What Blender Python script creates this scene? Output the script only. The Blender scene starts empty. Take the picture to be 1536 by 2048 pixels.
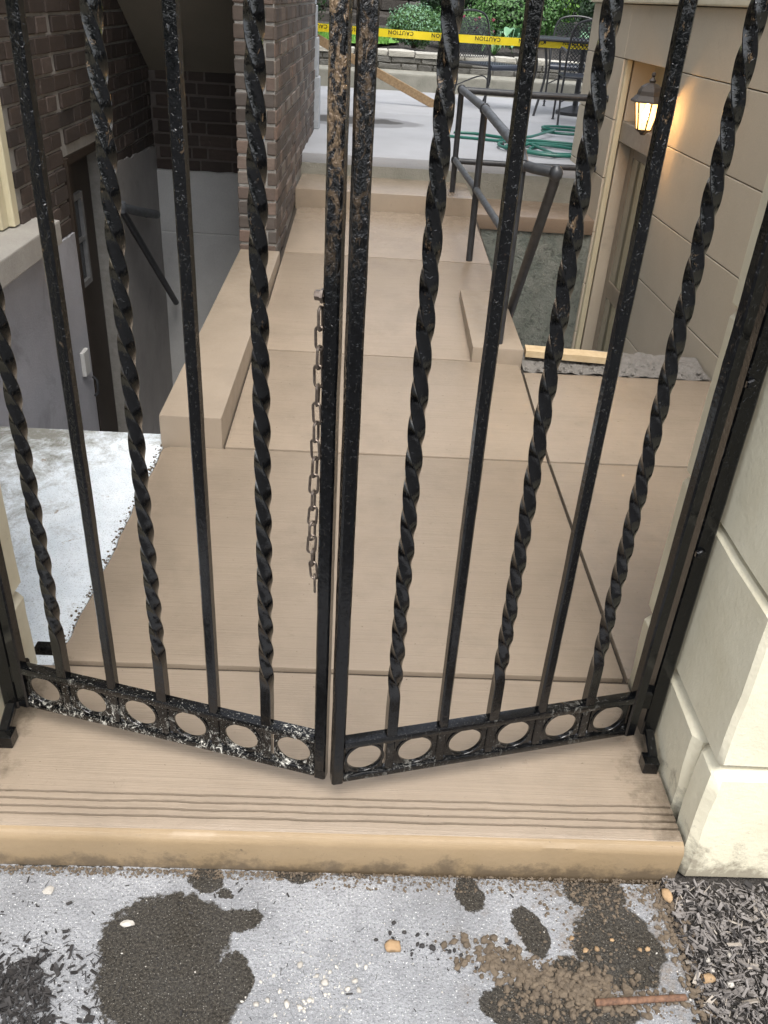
import bpy, bmesh, math, random
from mathutils import Vector, Matrix, noise as mnoise
R = math.radians
rnd = random.Random(7)
scene = bpy.context.scene
COL = scene.collection

# ------------------------------------------------------------------ camera
cam_d = bpy.data.cameras.new('camera'); cam = bpy.data.objects.new('camera', cam_d); COL.objects.link(cam)
cam_d.sensor_fit = 'VERTICAL'; cam_d.sensor_height = 24.0; cam_d.lens = 24.0*1700/2048
cam_d.clip_start = 0.05; cam_d.clip_end = 400
def cam_basis(yaw, pitch, roll):
    f = Vector((math.sin(yaw)*math.cos(pitch), math.cos(yaw)*math.cos(pitch), -math.sin(pitch)))
    r0 = f.cross(Vector((0,0,1))).normalized(); u0 = r0.cross(f)
    c, s = math.cos(roll), math.sin(roll)
    return r0*c+u0*s, u0*c-r0*s, f
r_, u_, f_ = cam_basis(R(2.0), R(31.2), R(3.83))
cam.matrix_world = Matrix(((r_.x,u_.x,-f_.x,0),(r_.y,u_.y,-f_.y,0),(r_.z,u_.z,-f_.z,1.45),(0,0,0,1)))
scene.camera = cam

# ------------------------------------------------------------------ sky, sun, exposure
SUN_EL, SUN_AZ = R(64), R(176)        # soft overcast light from the open street side
world = bpy.data.worlds.new('World'); scene.world = world; world.use_nodes = True
wn = world.node_tree; wn.nodes.clear()
sky = wn.nodes.new('ShaderNodeTexSky'); sky.sky_type = 'NISHITA'; sky.sun_disc = False
sky.sun_elevation = SUN_EL; sky.sun_rotation = SUN_AZ; sky.air_density = 1.0; sky.dust_density = 3.0; sky.ozone_density = 1.0
hsv = wn.nodes.new('ShaderNodeHueSaturation'); hsv.inputs['Saturation'].default_value = 0.32
bg = wn.nodes.new('ShaderNodeBackground'); bg.inputs['Strength'].default_value = 0.15
wo = wn.nodes.new('ShaderNodeOutputWorld')
wn.links.new(sky.outputs[0], hsv.inputs['Color']); wn.links.new(hsv.outputs[0], bg.inputs[0]); wn.links.new(bg.outputs[0], wo.inputs[0])
sl = bpy.data.lights.new('sun', 'SUN'); sl.energy = 1.1; sl.angle = R(30); sl.color = (1.0, 0.96, 0.9)
so = bpy.data.objects.new('sun', sl); COL.objects.link(so)
sd = Vector((math.sin(SUN_AZ)*math.cos(SUN_EL), math.cos(SUN_AZ)*math.cos(SUN_EL), math.sin(SUN_EL)))
so.rotation_euler = sd.to_track_quat('Z', 'Y').to_euler(); so.location = (0, -4, 9)
vs = scene.view_settings
vs.view_transform = 'Standard'; vs.look = 'None'; vs.exposure = 1.35; vs.gamma = 1.0; vs.use_curve_mapping = False
scene.render.engine = 'CYCLES'
scene.cycles.use_denoising = True
scene.cycles.max_bounces = 6; scene.cycles.diffuse_bounces = 3; scene.cycles.glossy_bounces = 3; scene.cycles.transmission_bounces = 2

# ------------------------------------------------------------------ material helpers
class NT:
    def __init__(s, name):
        s.m = bpy.data.materials.new(name); s.m.use_nodes = True
        s.t = s.m.node_tree; s.b = s.t.nodes['Principled BSDF']
        s._pos = None
    def n(s, ty, **kw):
        x = s.t.nodes.new(ty)
        for k, v in kw.items(): setattr(x, k, v)
        return x
    def put(s, inp, v):
        if hasattr(v, 'is_output'): s.t.links.new(v, inp)
        elif isinstance(v, (tuple, list)) and inp.type == 'RGBA': inp.default_value = (*v[:3], 1)
        else: inp.default_value = v
    @property
    def pos(s):
        if s._pos is None: s._pos = s.n('ShaderNodeNewGeometry').outputs['Position']
        return s._pos
    def obj(s): return s.n('ShaderNodeTexCoord').outputs['Object']
    def rand(s): return s.n('ShaderNodeObjectInfo').outputs['Random']
    def scl(s, v, k):
        x = s.n('ShaderNodeVectorMath', operation='MULTIPLY'); s.put(x.inputs[0], v); x.inputs[1].default_value = k if not isinstance(k, (int, float)) else (k, k, k)
        return x.outputs[0]
    def add(s, v, w):
        x = s.n('ShaderNodeVectorMath', operation='ADD'); s.put(x.inputs[0], v); s.put(x.inputs[1], w); return x.outputs[0]
    def noise(s, v, scale, detail=4, rough=.6, dist=0.0, color=False):
        x = s.n('ShaderNodeTexNoise'); s.put(x.inputs['Vector'], v); x.inputs['Scale'].default_value = scale
        x.inputs['Detail'].default_value = detail; x.inputs['Roughness'].default_value = rough; x.inputs['Distortion'].default_value = dist
        return x.outputs[1 if color else 0]
    def voro(s, v, scale, feature='F1', out='Distance'):
        x = s.n('ShaderNodeTexVoronoi', feature=feature); s.put(x.inputs['Vector'], v); x.inputs['Scale'].default_value = scale
        return x.outputs[out]
    def math(s, op, a, b=0.0, clamp=False):
        x = s.n('ShaderNodeMath', operation=op, use_clamp=clamp); s.put(x.inputs[0], a); s.put(x.inputs[1], b); return x.outputs[0]
    def rng(s, v, a, b, c=0.0, d=1.0):
        x = s.n('ShaderNodeMapRange'); s.put(x.inputs[0], v)
        for i, k in enumerate((a, b, c, d)): x.inputs[i+1].default_value = k
        return x.outputs[0]
    def mix(s, f, a, b, mode='MIX'):
        x = s.n('ShaderNodeMix', data_type='RGBA', blend_type=mode); s.put(x.inputs[0], f); s.put(x.inputs[6], a); s.put(x.inputs[7], b); return x.outputs[2]
    def ramp(s, f, stops):
        x = s.n('ShaderNodeValToRGB'); s.put(x.inputs[0], f); e = x.color_ramp.elements
        e[0].position, e[0].color = stops[0][0], (*stops[0][1], 1); e[1].position, e[1].color = stops[-1][0], (*stops[-1][1], 1)
        for p, c in stops[1:-1]:
            k = e.new(p); k.color = (*c, 1)
        return x.outputs[0]
    def bump(s, h, strength, dist=.01, normal=None):
        x = s.n('ShaderNodeBump'); s.put(x.inputs['Height'], h); x.inputs['Strength'].default_value = strength; x.inputs['Distance'].default_value = dist
        if normal is not None: s.put(x.inputs['Normal'], normal)
        return x.outputs[0]
    def set(s, **kw):
        for k, v in kw.items(): s.put(s.b.inputs[k.replace('_', ' ')], v)
        return s.m

def sep(n, v):
    x = n.n('ShaderNodeSeparateXYZ'); n.put(x.inputs[0], v); return x.outputs

MAT = {}
def stone_mat(name, a, b, scale=6, rough=.85, fine=180, bumpk=.3, dist=.004, var=0.0, blotch=None):
    n = NT(name); p = n.pos
    f = n.noise(p, scale, 6, .65); g = n.noise(p, fine, 3, .7)
    c = n.mix(n.rng(f, .3, .7), a, b)
    c = n.mix(n.rng(g, .35, .7, 0, .45), c, tuple(x*.62 for x in a))
    if blotch:
        k = n.rng(n.noise(p, blotch[1], 5, .7, .6), blotch[2], blotch[2]+.12, 0, blotch[3]); c = n.mix(k, c, blotch[0])
    if var:
        r = n.rand(); c = n.mix(1.0, c, n.ramp(r, [(0, (1-var,)*3), (1, (1+var*.4,)*3)]), 'MULTIPLY')
    h = n.math('ADD', n.noise(p, fine*.5, 5, .7), n.math('MULTIPLY', f, .6))
    MAT[name] = n.set(Base_Color=c, Roughness=rough, Normal=n.bump(h, min(1.0, bumpk*1.5), dist*2)); return MAT[name]

# tan floor paint over broom-finished concrete
def tan_mat(name, a, b, rough=(.28, .5), lines=1.0, chip=0.0, grime=False, corner=False, axis=(1.3, 280, 1.3)):
    n = NT(name); p = n.pos
    big = n.noise(p, 2.2, 4, .55); fine = n.noise(n.scl(p, axis), 1.0, 4, .65)
    streak = n.noise(n.scl(p, (.9, 75, .9)), 1.0, 4, .7)
    c = n.mix(n.rng(big, .3, .7), a, b)
    c = n.mix(n.rng(streak, .5, .75, 0, .32*lines), c, tuple(x*.74 for x in a)); c = n.mix(n.rng(fine, .54, .72, 0, .34*lines), c, tuple(x*.66 for x in a))
    dirt = n.rng(n.noise(p, 3.2, 9, .72, .2), .48, .76, 0, .38); c = n.mix(dirt, c, tuple(x*.58 for x in b))
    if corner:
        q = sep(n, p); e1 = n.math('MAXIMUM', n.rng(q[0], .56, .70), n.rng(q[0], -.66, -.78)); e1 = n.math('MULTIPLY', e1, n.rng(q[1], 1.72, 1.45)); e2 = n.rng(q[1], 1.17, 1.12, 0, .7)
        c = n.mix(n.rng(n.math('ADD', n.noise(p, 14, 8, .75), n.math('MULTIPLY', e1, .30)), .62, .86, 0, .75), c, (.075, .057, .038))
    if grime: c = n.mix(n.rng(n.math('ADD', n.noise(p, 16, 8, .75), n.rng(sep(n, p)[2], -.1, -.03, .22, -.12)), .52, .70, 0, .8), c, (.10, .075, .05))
    sp = n.rng(n.noise(p, 95, 2, .5), .735, .76); c = n.mix(n.math('MULTIPLY', sp, .6), c, (.08, .06, .04))
    if chip:
        k = n.rng(n.noise(p, 26, 6, .8, .8), .66, .69, 0, chip); c = n.mix(k, c, (.14, .12, .095))
    ro = n.rng(n.noise(p, 14, 5, .7), .3, .7, rough[0], rough[1])
    h = n.math('ADD', n.math('MULTIPLY', fine, .8*lines), n.math('MULTIPLY', n.noise(p, 70, 5, .65), .40))
    MAT[name] = n.set(Base_Color=c, Roughness=ro, Normal=n.bump(h, .40, .006)); return MAT[name]
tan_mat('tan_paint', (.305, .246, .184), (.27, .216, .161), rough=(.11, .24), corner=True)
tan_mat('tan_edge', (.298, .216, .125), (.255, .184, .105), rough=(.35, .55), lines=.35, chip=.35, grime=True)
tan_mat('tan_kerb', (.315, .256, .194), (.272, .22, .165), rough=(.4, .6), lines=0.2, chip=.5)
tan_mat('tan_ledge', (.23, .172, .122), (.20, .148, .105), rough=(.28, .5), lines=.3, chip=.6)

def iron_mat(name, chips=0.0, lumps=.9, ior=1.5, brown=0.0, z_lo=.75, z_hi=1.35, cover=.52, bl=0.0):
    n = NT(name); p = n.pos
    lump = n.noise(p, 75, 4, .6, .6); fine = n.noise(p, 300, 3, .6); drip = n.noise(n.scl(p, (170, 170, 60)), 1.0, 3, .6, .8)
    c = n.mix(n.rng(lump, .35, .7), (.0015, .0016, .0018), (.004, .0043, .005))
    ro = n.rng(n.noise(p, 30, 4, .7), .3, .7, .14, .26)
    if brown:  # warm reflection painted in as brown patches, stronger with height
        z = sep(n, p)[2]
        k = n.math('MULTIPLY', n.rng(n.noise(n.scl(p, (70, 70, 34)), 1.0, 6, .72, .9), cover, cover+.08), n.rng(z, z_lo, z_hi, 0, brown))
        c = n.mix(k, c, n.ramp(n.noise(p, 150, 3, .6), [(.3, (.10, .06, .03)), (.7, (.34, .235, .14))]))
    if chips:
        m1 = n.rng(n.noise(n.scl(p, (1, 1, .5)), 75, 8, .82, .9), .54, .60); m2 = n.rng(n.noise(p, 260, 4, .75, .4), .62, .66)
        k = n.math('MULTIPLY', n.math('MAXIMUM', n.math('MULTIPLY', m1, n.rng(n.math('ADD', n.noise(p, 9, 3, .5), n.rng(sep(n, p)[2], .06, .16, .09, -.06)),    .44, .56)), n.math('MULTIPLY', m2, .8)), chips)
        c = n.mix(k, c, (.66, .64, .57)); ro = n.math('ADD', ro, n.math('MULTIPLY', k, .5), True)
    blob = n.rng(n.noise(n.scl(p, (190, 190, 120)), 1.0, 2, .5, .7), .60, .86); z0 = sep(n, p)[2]
    blob = n.math('MULTIPLY', blob, n.rng(z0, .3, 1.3, .12, 1.0))
    h = n.math('ADD', n.math('MULTIPLY', lump, .22), n.math('ADD', n.math('MULTIPLY', blob, lumps), n.math('MULTIPLY', drip, .12)))
    nb = n.bump(h, .6, .005)
    if brown and cover < .6:
        rough_h = n.math('MULTIPLY', n.noise(n.scl(p, (150, 150, 90)), 1.0, 4, .6, .6), n.rng(z0, z_lo-.15, z_hi, 0.0, 1.0)); nb = n.bump(rough_h, .8, .010, nb)
    MAT[name] = n.set(Base_Color=c, Roughness=ro, Normal=nb, Coat_Normal=nb, Specular_IOR_Level=.04, Coat_Weight=.8 if ior < 1.7 else 1.0, Coat_Roughness=.04, Coat_IOR=ior); return MAT[name]
iron_mat('iron'); iron_mat('iron_bronze_glint', brown=.85, cover=.48, z_lo=1.08, z_hi=1.42); iron_mat('iron_gold_glint', brown=.55, cover=.50, z_lo=1.05, z_hi=1.5); iron_mat('iron_rail', chips=.78); iron_mat('iron_rail_clean', chips=.16)
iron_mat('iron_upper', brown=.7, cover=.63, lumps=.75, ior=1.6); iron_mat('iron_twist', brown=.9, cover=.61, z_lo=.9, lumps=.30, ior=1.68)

def simple(name, a, b=None, scale=30, rough=.6, bumpk=.15, dist=.003, metal=0.0, emit=None, var=0.0):
    n = NT(name); p = n.pos; b = b or tuple(x*.75 for x in a)
    f = n.noise(p, scale, 5, .65); c = n.mix(n.rng(f, .3, .7), a, b)
    if var:
        r = n.rand(); c = n.mix(1.0, c, n.ramp(r, [(0, (1-var,)*3), (1, (1+var*.3,)*3)]), 'MULTIPLY')
    n.set(Base_Color=c, Roughness=rough, Metallic=metal, Normal=n.bump(f, bumpk, dist))
    if emit: n.set(Emission_Color=emit[0], Emission_Strength=emit[1])
    MAT[name] = n.m; return n.m
simple('pipe_paint', (.018, .019, .021), (.045, .048, .053), 22, .42, .25, .002)
simple('pipe_light', (.11, .12, .135), (.035, .038, .043), 30, .5, .3, .002)
simple('chain_steel', (.20, .165, .135), (.08, .06, .05), 120, .36, .2, .001, .7)
simple('cream_paint', (.66, .60, .42), (.60, .54, .37), 14, .45)
simple('dark_wood', (.035, .024, .016), (.02, .014, .01), 18, .5)
simple('brown_frame', (.33, .285, .225), (.27, .23, .18), 20, .5)
simple('rust', (.20, .105, .06), (.07, .036, .022), 130, .85, .5, .002)
simple('hose_green', (.012, .12, .085), (.01, .12, .09), 20, .35, .05)
simple('tape_yellow', (.86, .68, .02), (.80, .62, .02), 6, .35, .1)
simple('tape_ink', (.015, .013, .01), None, 6, .5)
simple('black_metal', (.02, .021, .023), (.035, .036, .04), 30, .4)
simple('mesh_metal', (.06, .07, .095), (.04, .048, .065), 30, .35)
simple('lamp_metal', (.035, .026, .02), (.05, .038, .028), 60, .5)
simple('pale_wood', (.60, .47, .29), (.50, .37, .21), 26, .7, .4, .004)
simple('old_wood', (.34, .235, .13), (.19, .12, .06), 45, .75, .6, .006)
simple('white_trim', (.42, .44, .46), (.30, .32, .34), 20, .6)
simple('glazing', (.22, .22, .22), (.14, .14, .14), 20, .6)
simple('pebble_white', (.52, .49, .44), (.36, .335, .295), 60, .7, .3, .002, var=.3)
simple('pebble_tan', (.36, .24, .13), (.26, .17, .09), 60, .85, .4, .002, var=.3)
simple('clod', (.155, .118, .080), (.075, .057, .040), 70, .95, .5, .003, var=.2)
simple('mulch_dark', (.030, .026, .024), (.012, .011, .011), 90, .75, .4, .002)
simple('mulch_grey', (.24, .22, .205), (.09, .08, .074), 60, .85, .4, .002)
simple('mulch_pale', (.36, .32, .27), (.22, .19, .16), 60, .8, .4, .002)
simple('leaf_mid', (.075, .18, .04), (.04, .11, .025), 12, .5, .1)
simple('leaf_blue', (.20, .36, .22), (.12, .26, .15), 12, .5, .1)
simple('leaf_dark', (.022, .055, .018), (.012, .032, .011), 9, .5, .1)
simple('leaf_bright', (.17, .36, .035), (.10, .24, .03), 6, .5, .1)
simple('leaf_hosta', (.17, .33, .19), (.10, .23, .12), 12, .42, .1)
simple('flower_pink', (.42, .035, .13), (.30, .02, .08), 30, .6)
simple('bark', (.07, .052, .04), (.04, .03, .024), 20, .9, .5, .006)
simple('grass', (.13, .30, .045), (.09, .22, .03), 8, .8, .4, .01)
simple('groove_dirt_shade', (.055, .041, .028), (.035, .026, .018), 60, .9, .5)  # groove colour holds both packed dirt and painted shade
simple('void_dark', (.015, .014, .013), None, 8, .9)

n = NT('limestone'); p = n.pos
c = n.mix(n.rng(n.noise(p, 6, 6, .65), .3, .7), (.74, .69, .54), (.64, .585, .435))
c = n.mix(n.rng(n.noise(p, 11, 8, .75, .6), .60, .78, 0, .45), c, (.40, .34, .23))
c = n.mix(n.rng(n.math('ADD', n.noise(p, 13, 8, .75, .3), n.rng(sep(n, p)[2], -.1, .12, .2, -.1)), .56, .72, 0, .75), c, (.17, .14, .10))
c = n.mix(1.0, c, n.ramp(n.rand(), [(0, (.92, .92, .92)), (1, (1.0, 1.0, .98))]), 'MULTIPLY')
MAT['limestone'] = n.set(Base_Color=c, Roughness=.75, Normal=n.bump(n.math('ADD', n.noise(p, 70, 6, .7), n.math('MULTIPLY', n.noise(p, 22, 6, .7), 1.0)), .32, .006))
stone_mat('limestone_joint', (.40, .37, .31), (.30, .28, .23), 30, .95, 200, .4, .004)
stone_mat('ashlar', (.62, .55, .43), (.56, .495, .385), 3.0, .75, 220, .18, .002, .07, ((.20, .175, .14), 2.2, .60, .35))
stone_mat('ashlar_joint', (.15, .125, .10), (.11, .095, .075), 20, .95, 200, .2)
stone_mat('patio_concrete', (.43, .44, .44), (.37, .375, .37), 2.4, .75, 240, .2, .002)
stone_mat('riser_concrete', (.30, .29, .245), (.22, .215, .18), 7, .9, 160, .5, .005, 0, ((.13, .125, .10), 5, .58, .5))
stone_mat('plaster', (.46, .46, .49), (.37, .37, .40), 4, .8, 200, .3, .004, 0, ((.22, .22, .225), 2.2, .54, .6))
stone_mat('plaster_light', (.60, .595, .57), (.48, .475, .455), 3, .8, 200, .2, .002, 0, ((.24, .23, .21), 6, .64, .5))
stone_mat('plaster_warm', (.36, .34, .32), (.27, .258, .245), 4, .8, 200, .25, .003, 0, ((.19, .175, .165), 3, .60, .5))
stone_mat('soffit_plaster', (.26, .23, .18), (.22, .195, .15), 3, .8, 200, .15)
stone_mat('mortar', (.33, .315, .29), (.23, .22, .20), 30, .95, 260, .5, .004)
stone_mat('mortar_dark', (.14, .12, .105), (.10, .085, .075), 30, .95, 260, .5, .004)
stone_mat('green_wall', (.17, .195, .17), (.30, .31, .27), 9, .9, 120, .6, .008, 0, ((.06, .07, .06), 16, .53, .7))
stone_mat('rubble', (.30, .28, .255), (.20, .185, .165), 28, .95, 120, .9, .01)
stone_mat('sill_stone', (.40, .38, .345), (.33, .31, .28), 8, .85, 150, .3)
stone_mat('wall_stone', (.20, .195, .175), (.13, .125, .115), 6, .9, 90, .6, .01, .35)
stone_mat('cap_stone', (.52, .50, .44), (.40, .385, .34), 6, .9, 90, .5, .008, .15)
stone_mat('dark_stone', (.075, .065, .055), (.045, .04, .035), 6, .9, 90, .6, .01, .4)
stone_mat('soil', (.085, .075, .065), (.045, .04, .035), 12, .95, 60, .9, .03)
stone_mat('asphalt', (.055, .055, .055), (.045, .045, .045), 3, .9, 150, .4)
stone_mat('joint_dirt', (.055, .042, .030), (.04, .03, .022), 30, .95, 130, .6, .004)
stone_mat('dirt_edge', (.17, .12, .075), (.10, .07, .045), 30, .95, 130, 1.0, .008)

def brick_mat(name, cols):
    n = NT(name); p = n.pos
    c = n.ramp(n.rand(), cols)
    g = n.noise(n.scl(p, (14, 14, 40)), 1.0, 6, .7); c = n.mix(n.rng(g, .4, .75, 0, .55), c, tuple(x*.45 for x in cols[1][1]))
    w = n.rng(n.noise(p, 24, 6, .75, .7), .64, .72, 0, .45); c = n.mix(w, c, (.33, .29, .26))
    h = n.math('ADD', n.noise(p, 110, 5, .7), n.math('MULTIPLY', n.noise(n.scl(p, (25, 25, 260)), 1.0, 3, .6), .5))
    MAT[name] = n.set(Base_Color=c, Roughness=.85, Normal=n.bump(h, .55, .004))
brick_mat('brick_pier', [(0, (.062, .050, .043)), (.3, (.10, .076, .061)), (.55, (.085, .074, .066)), (.8, (.165, .112, .086)), (1, (.21, .185, .16))])
brick_mat('brick_dark', [(0, (.030, .0225, .019)), (.4, (.060, .042, .033)), (.7, (.048, .038, .033)), (1, (.092, .068, .056))])

# bare concrete beside the walkway: whitish with grey weathering
n = NT('bare_concrete'); p = n.pos
c = n.mix(n.rng(n.noise(p, 6, 7, .75), .35, .65), (.88, .94, .99), (.74, .81, .87))
xx = sep(n, p)
edge = n.math('ADD', n.rng(xx[0], -1.15, -.84, .17, 0.0), n.rng(xx[1], 2.5, 2.88, 0, .12))
k = n.rng(n.math('ADD', n.noise(p, 8, 10, .82, .5), edge), .57, .80, 0, .9); c = n.mix(k, c, n.mix(n.noise(p, 60, 4, .7), (.10, .095, .07), (.24, .225, .17)))
c = n.mix(n.rng(n.noise(p, 60, 7, .8), .54, .70, 0, .45), c, (.36, .40, .43))
c = n.mix(n.rng(n.noise(p, 220, 4, .75), .56, .64, 0, .7), c, (.17, .175, .17))
c = n.mix(n.rng(n.noise(p, 16, 4, .7, .6), .66, .70, 0, .7), c, (.24, .18, .11))
MAT['bare_concrete'] = n.set(Base_Color=c, Roughness=.85, Normal=n.bump(n.math('ADD', n.noise(p, 110, 6, .75), n.noise(p, 30, 5, .7)), .9, .007))

# sidewalk: speckled grey concrete with wet patches
n = NT('sidewalk_concrete'); p = n.pos
c = n.mix(n.rng(n.noise(p, 5, 5, .6), .35, .65), (.36, .366, .378), (.24, .244, .252))
c = n.mix(n.rng(n.noise(p, 34, 6, .75), .48, .66, 0, .5), c, (.20, .205, .215)); c = n.mix(n.rng(n.noise(p, 190, 3, .7), .50, .62, 0, .7), c, (.15, .155, .165))
c = n.mix(n.rng(n.noise(p, 240, 2, .6), .645, .68, 0, .9), c, (.80, .80, .78))
c = n.mix(n.rng(n.noise(p, 70, 3, .7, .5), .685, .70, 0, .8), c, (.06, .06, .06))
wx = n.scl(n.add(n.noise(p, 16, 4, .6, color=True), (-.5, -.5, -.5)), .05)
wx2 = n.scl(n.add(n.noise(p, 90, 5, .75, color=True), (-.5, -.5, -.5)), .024)
pw = n.add(n.add(p, wx), wx2)
BLOBS = [(-.325,.955,.125,.105,0),(-.255,.845,.09,.085,.5),(-.345,.885,.095,.09,0),(-.20,1.0,.055,.03,.3),(-.19,.885,.04,.05,0),(-.27,1.085,.035,.03,0),(-.232,1.058,.014,.012,0),
         (.262,1.078,.032,.040,.3),(.378,1.0,.034,.058,.35),(.545,.975,.088,.092,0),(.52,1.085,.065,.045,-.2),(.33,.855,.075,.04,0),(.43,.83,.12,.035,.1),(.44,.90,.05,.05,0),(-.36,1.125,.40,.014,.02),(.38,1.145,.38,.03,.0),(-.09,1.118,.05,.03,0),(.03,1.125,.06,.018,0)]
acc = None
for (bx, by, rx, ry, ang) in BLOBS:
    mp = n.n('ShaderNodeMapping'); mp.vector_type = 'TEXTURE'; n.put(mp.inputs['Vector'], pw)
    mp.inputs['Location'].default_value = (bx, by, -.1); mp.inputs['Rotation'].default_value = (0, 0, ang); mp.inputs['Scale'].default_value = (rx, ry, 1)
    ln = n.n('ShaderNodeVectorMath', operation='LENGTH'); n.put(ln.inputs[0], mp.outputs[0])
    k = n.math('SUBTRACT', 1.12, ln.outputs['Value'])
    acc = k if acc is None else n.math('MAXIMUM', acc, k)
acc = n.rng(n.math('ADD', acc, n.math('MULTIPLY', n.math('SUBTRACT', n.noise(p, 45, 7, .75), .5), .55)), .10, .17)
wet = n.mix(n.rng(n.noise(p, 190, 4, .75), .38, .66), (.012, .0105, .0082), (.082, .072, .058)); wet = n.mix(n.rng(n.noise(p, 300, 2, .6), .64, .68, 0, .6), wet, (.4, .38, .34))
dust = n.math('MULTIPLY', n.rng(sep(n, p)[0], .15, .45), n.rng(n.noise(p, 20, 6, .75), .50, .66, 0, .6)); c = n.mix(dust, c, (.20, .15, .10))
c = n.mix(n.math('MULTIPLY', acc, n.rng(n.noise(p, 11, 6, .7), .3, .7, .95, 1.0)), c, wet)
h = n.math('ADD', n.noise(p, 170, 4, .7), n.math('MULTIPLY', n.noise(p, 40, 4, .6), .6))
MAT['sidewalk_concrete'] = n.set(Base_Color=c, Roughness=n.rng(acc, 0, 1, .8, .7), Specular_IOR_Level=n.rng(acc, 0, 1, .4, .12), Normal=n.bump(h, .9, .008))

# patio slab with a drying puddle mark beside the brick wall
n = NT('patio_top'); p = n.pos
c = n.mix(n.rng(n.noise(p, 2.2, 5, .6), .3, .7), (.37, .378, .395), (.315, .32, .333))
c = n.mix(n.rng(n.noise(p, 120, 3, .7), .55, .7, 0, .3), c, (.22, .22, .22))
pw = n.add(p, n.scl(n.add(n.noise(p, 3.5, 4, .6, color=True), (-.5, -.5, -.5)), .35))
for (bx, by, rx, ry, colr, am) in [(-.22,8.42,.66,.42,(.19,.19,.195),.9),(-.28,8.47,.52,.25,(.05,.047,.044),.95)]:
    mp = n.n('ShaderNodeMapping'); mp.vector_type = 'TEXTURE'; n.put(mp.inputs['Vector'], pw)
    mp.inputs['Location'].default_value = (bx, by, .47); mp.inputs['Scale'].default_value = (rx, ry, 1)
    ln = n.n('ShaderNodeVectorMath', operation='LENGTH'); n.put(ln.inputs[0], mp.outputs[0])
    c = n.mix(n.rng(ln.outputs['Value'], .9, 1.0, am, 0), c, colr)
MAT['patio_top'] = n.set(Base_Color=c, Roughness=.62, Normal=n.bump(n.noise(p, 90, 5, .7), .25, .003))

n = NT('door_glass'); MAT['door_glass'] = n.set(Base_Color=(.24, .235, .18), Roughness=.05, Specular_IOR_Level=.9)
n = NT('window_pane'); MAT['window_pane'] = n.set(Base_Color=(.05, .055, .06), Roughness=.08)
n = NT('lamp_glass'); em = n.n('ShaderNodeEmission'); em.inputs[0].default_value = (1.0, .55, .17, 1); em.inputs[1].default_value = 2.6
tr = n.n('ShaderNodeBsdfTransparent'); mx = n.n('ShaderNodeMixShader'); mx.inputs[0].default_value = .6
n.t.links.new(tr.outputs[0], mx.inputs[1]); n.t.links.new(em.outputs[0], mx.inputs[2]); n.t.links.new(mx.outputs[0], n.t.nodes['Material Output'].inputs[0]); MAT['lamp_glass'] = n.m
n = NT('lamp_bulb'); MAT['lamp_bulb'] = n.set(Base_Color=(1, .9, .7), Emission_Color=(1.0, .75, .4), Emission_Strength=12.0)

# ------------------------------------------------------------------ object helpers
WO = {}
def tag(o, label=None, cat=None, group=None, kind=None):
    if label: o['label'] = label
    if cat: o['category'] = cat
    if group: o['group'] = group
    if kind: o['kind'] = kind
    return o
def empty(name, loc=(0,0,0), rz=0, label=None, cat=None, group=None):
    o = bpy.data.objects.new(name, None); COL.objects.link(o); o.location = loc; o.rotation_euler = (0,0,rz); o.empty_display_size = .1
    WO[o.name] = Vector(loc); return tag(o, label, cat, group)
def link(name, me, parent=None, loc=None, mat=None):
    o = bpy.data.objects.new(name, me); COL.objects.link(o)
    if parent is not None: o.parent = parent
    if loc is not None: o.location = loc
    WO[o.name] = Vector((0,0,0)); return o
def wofs(o):
    v = Vector((0,0,0))
    while o is not None: v += Vector(o.location); o = o.parent
    return v

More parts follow.
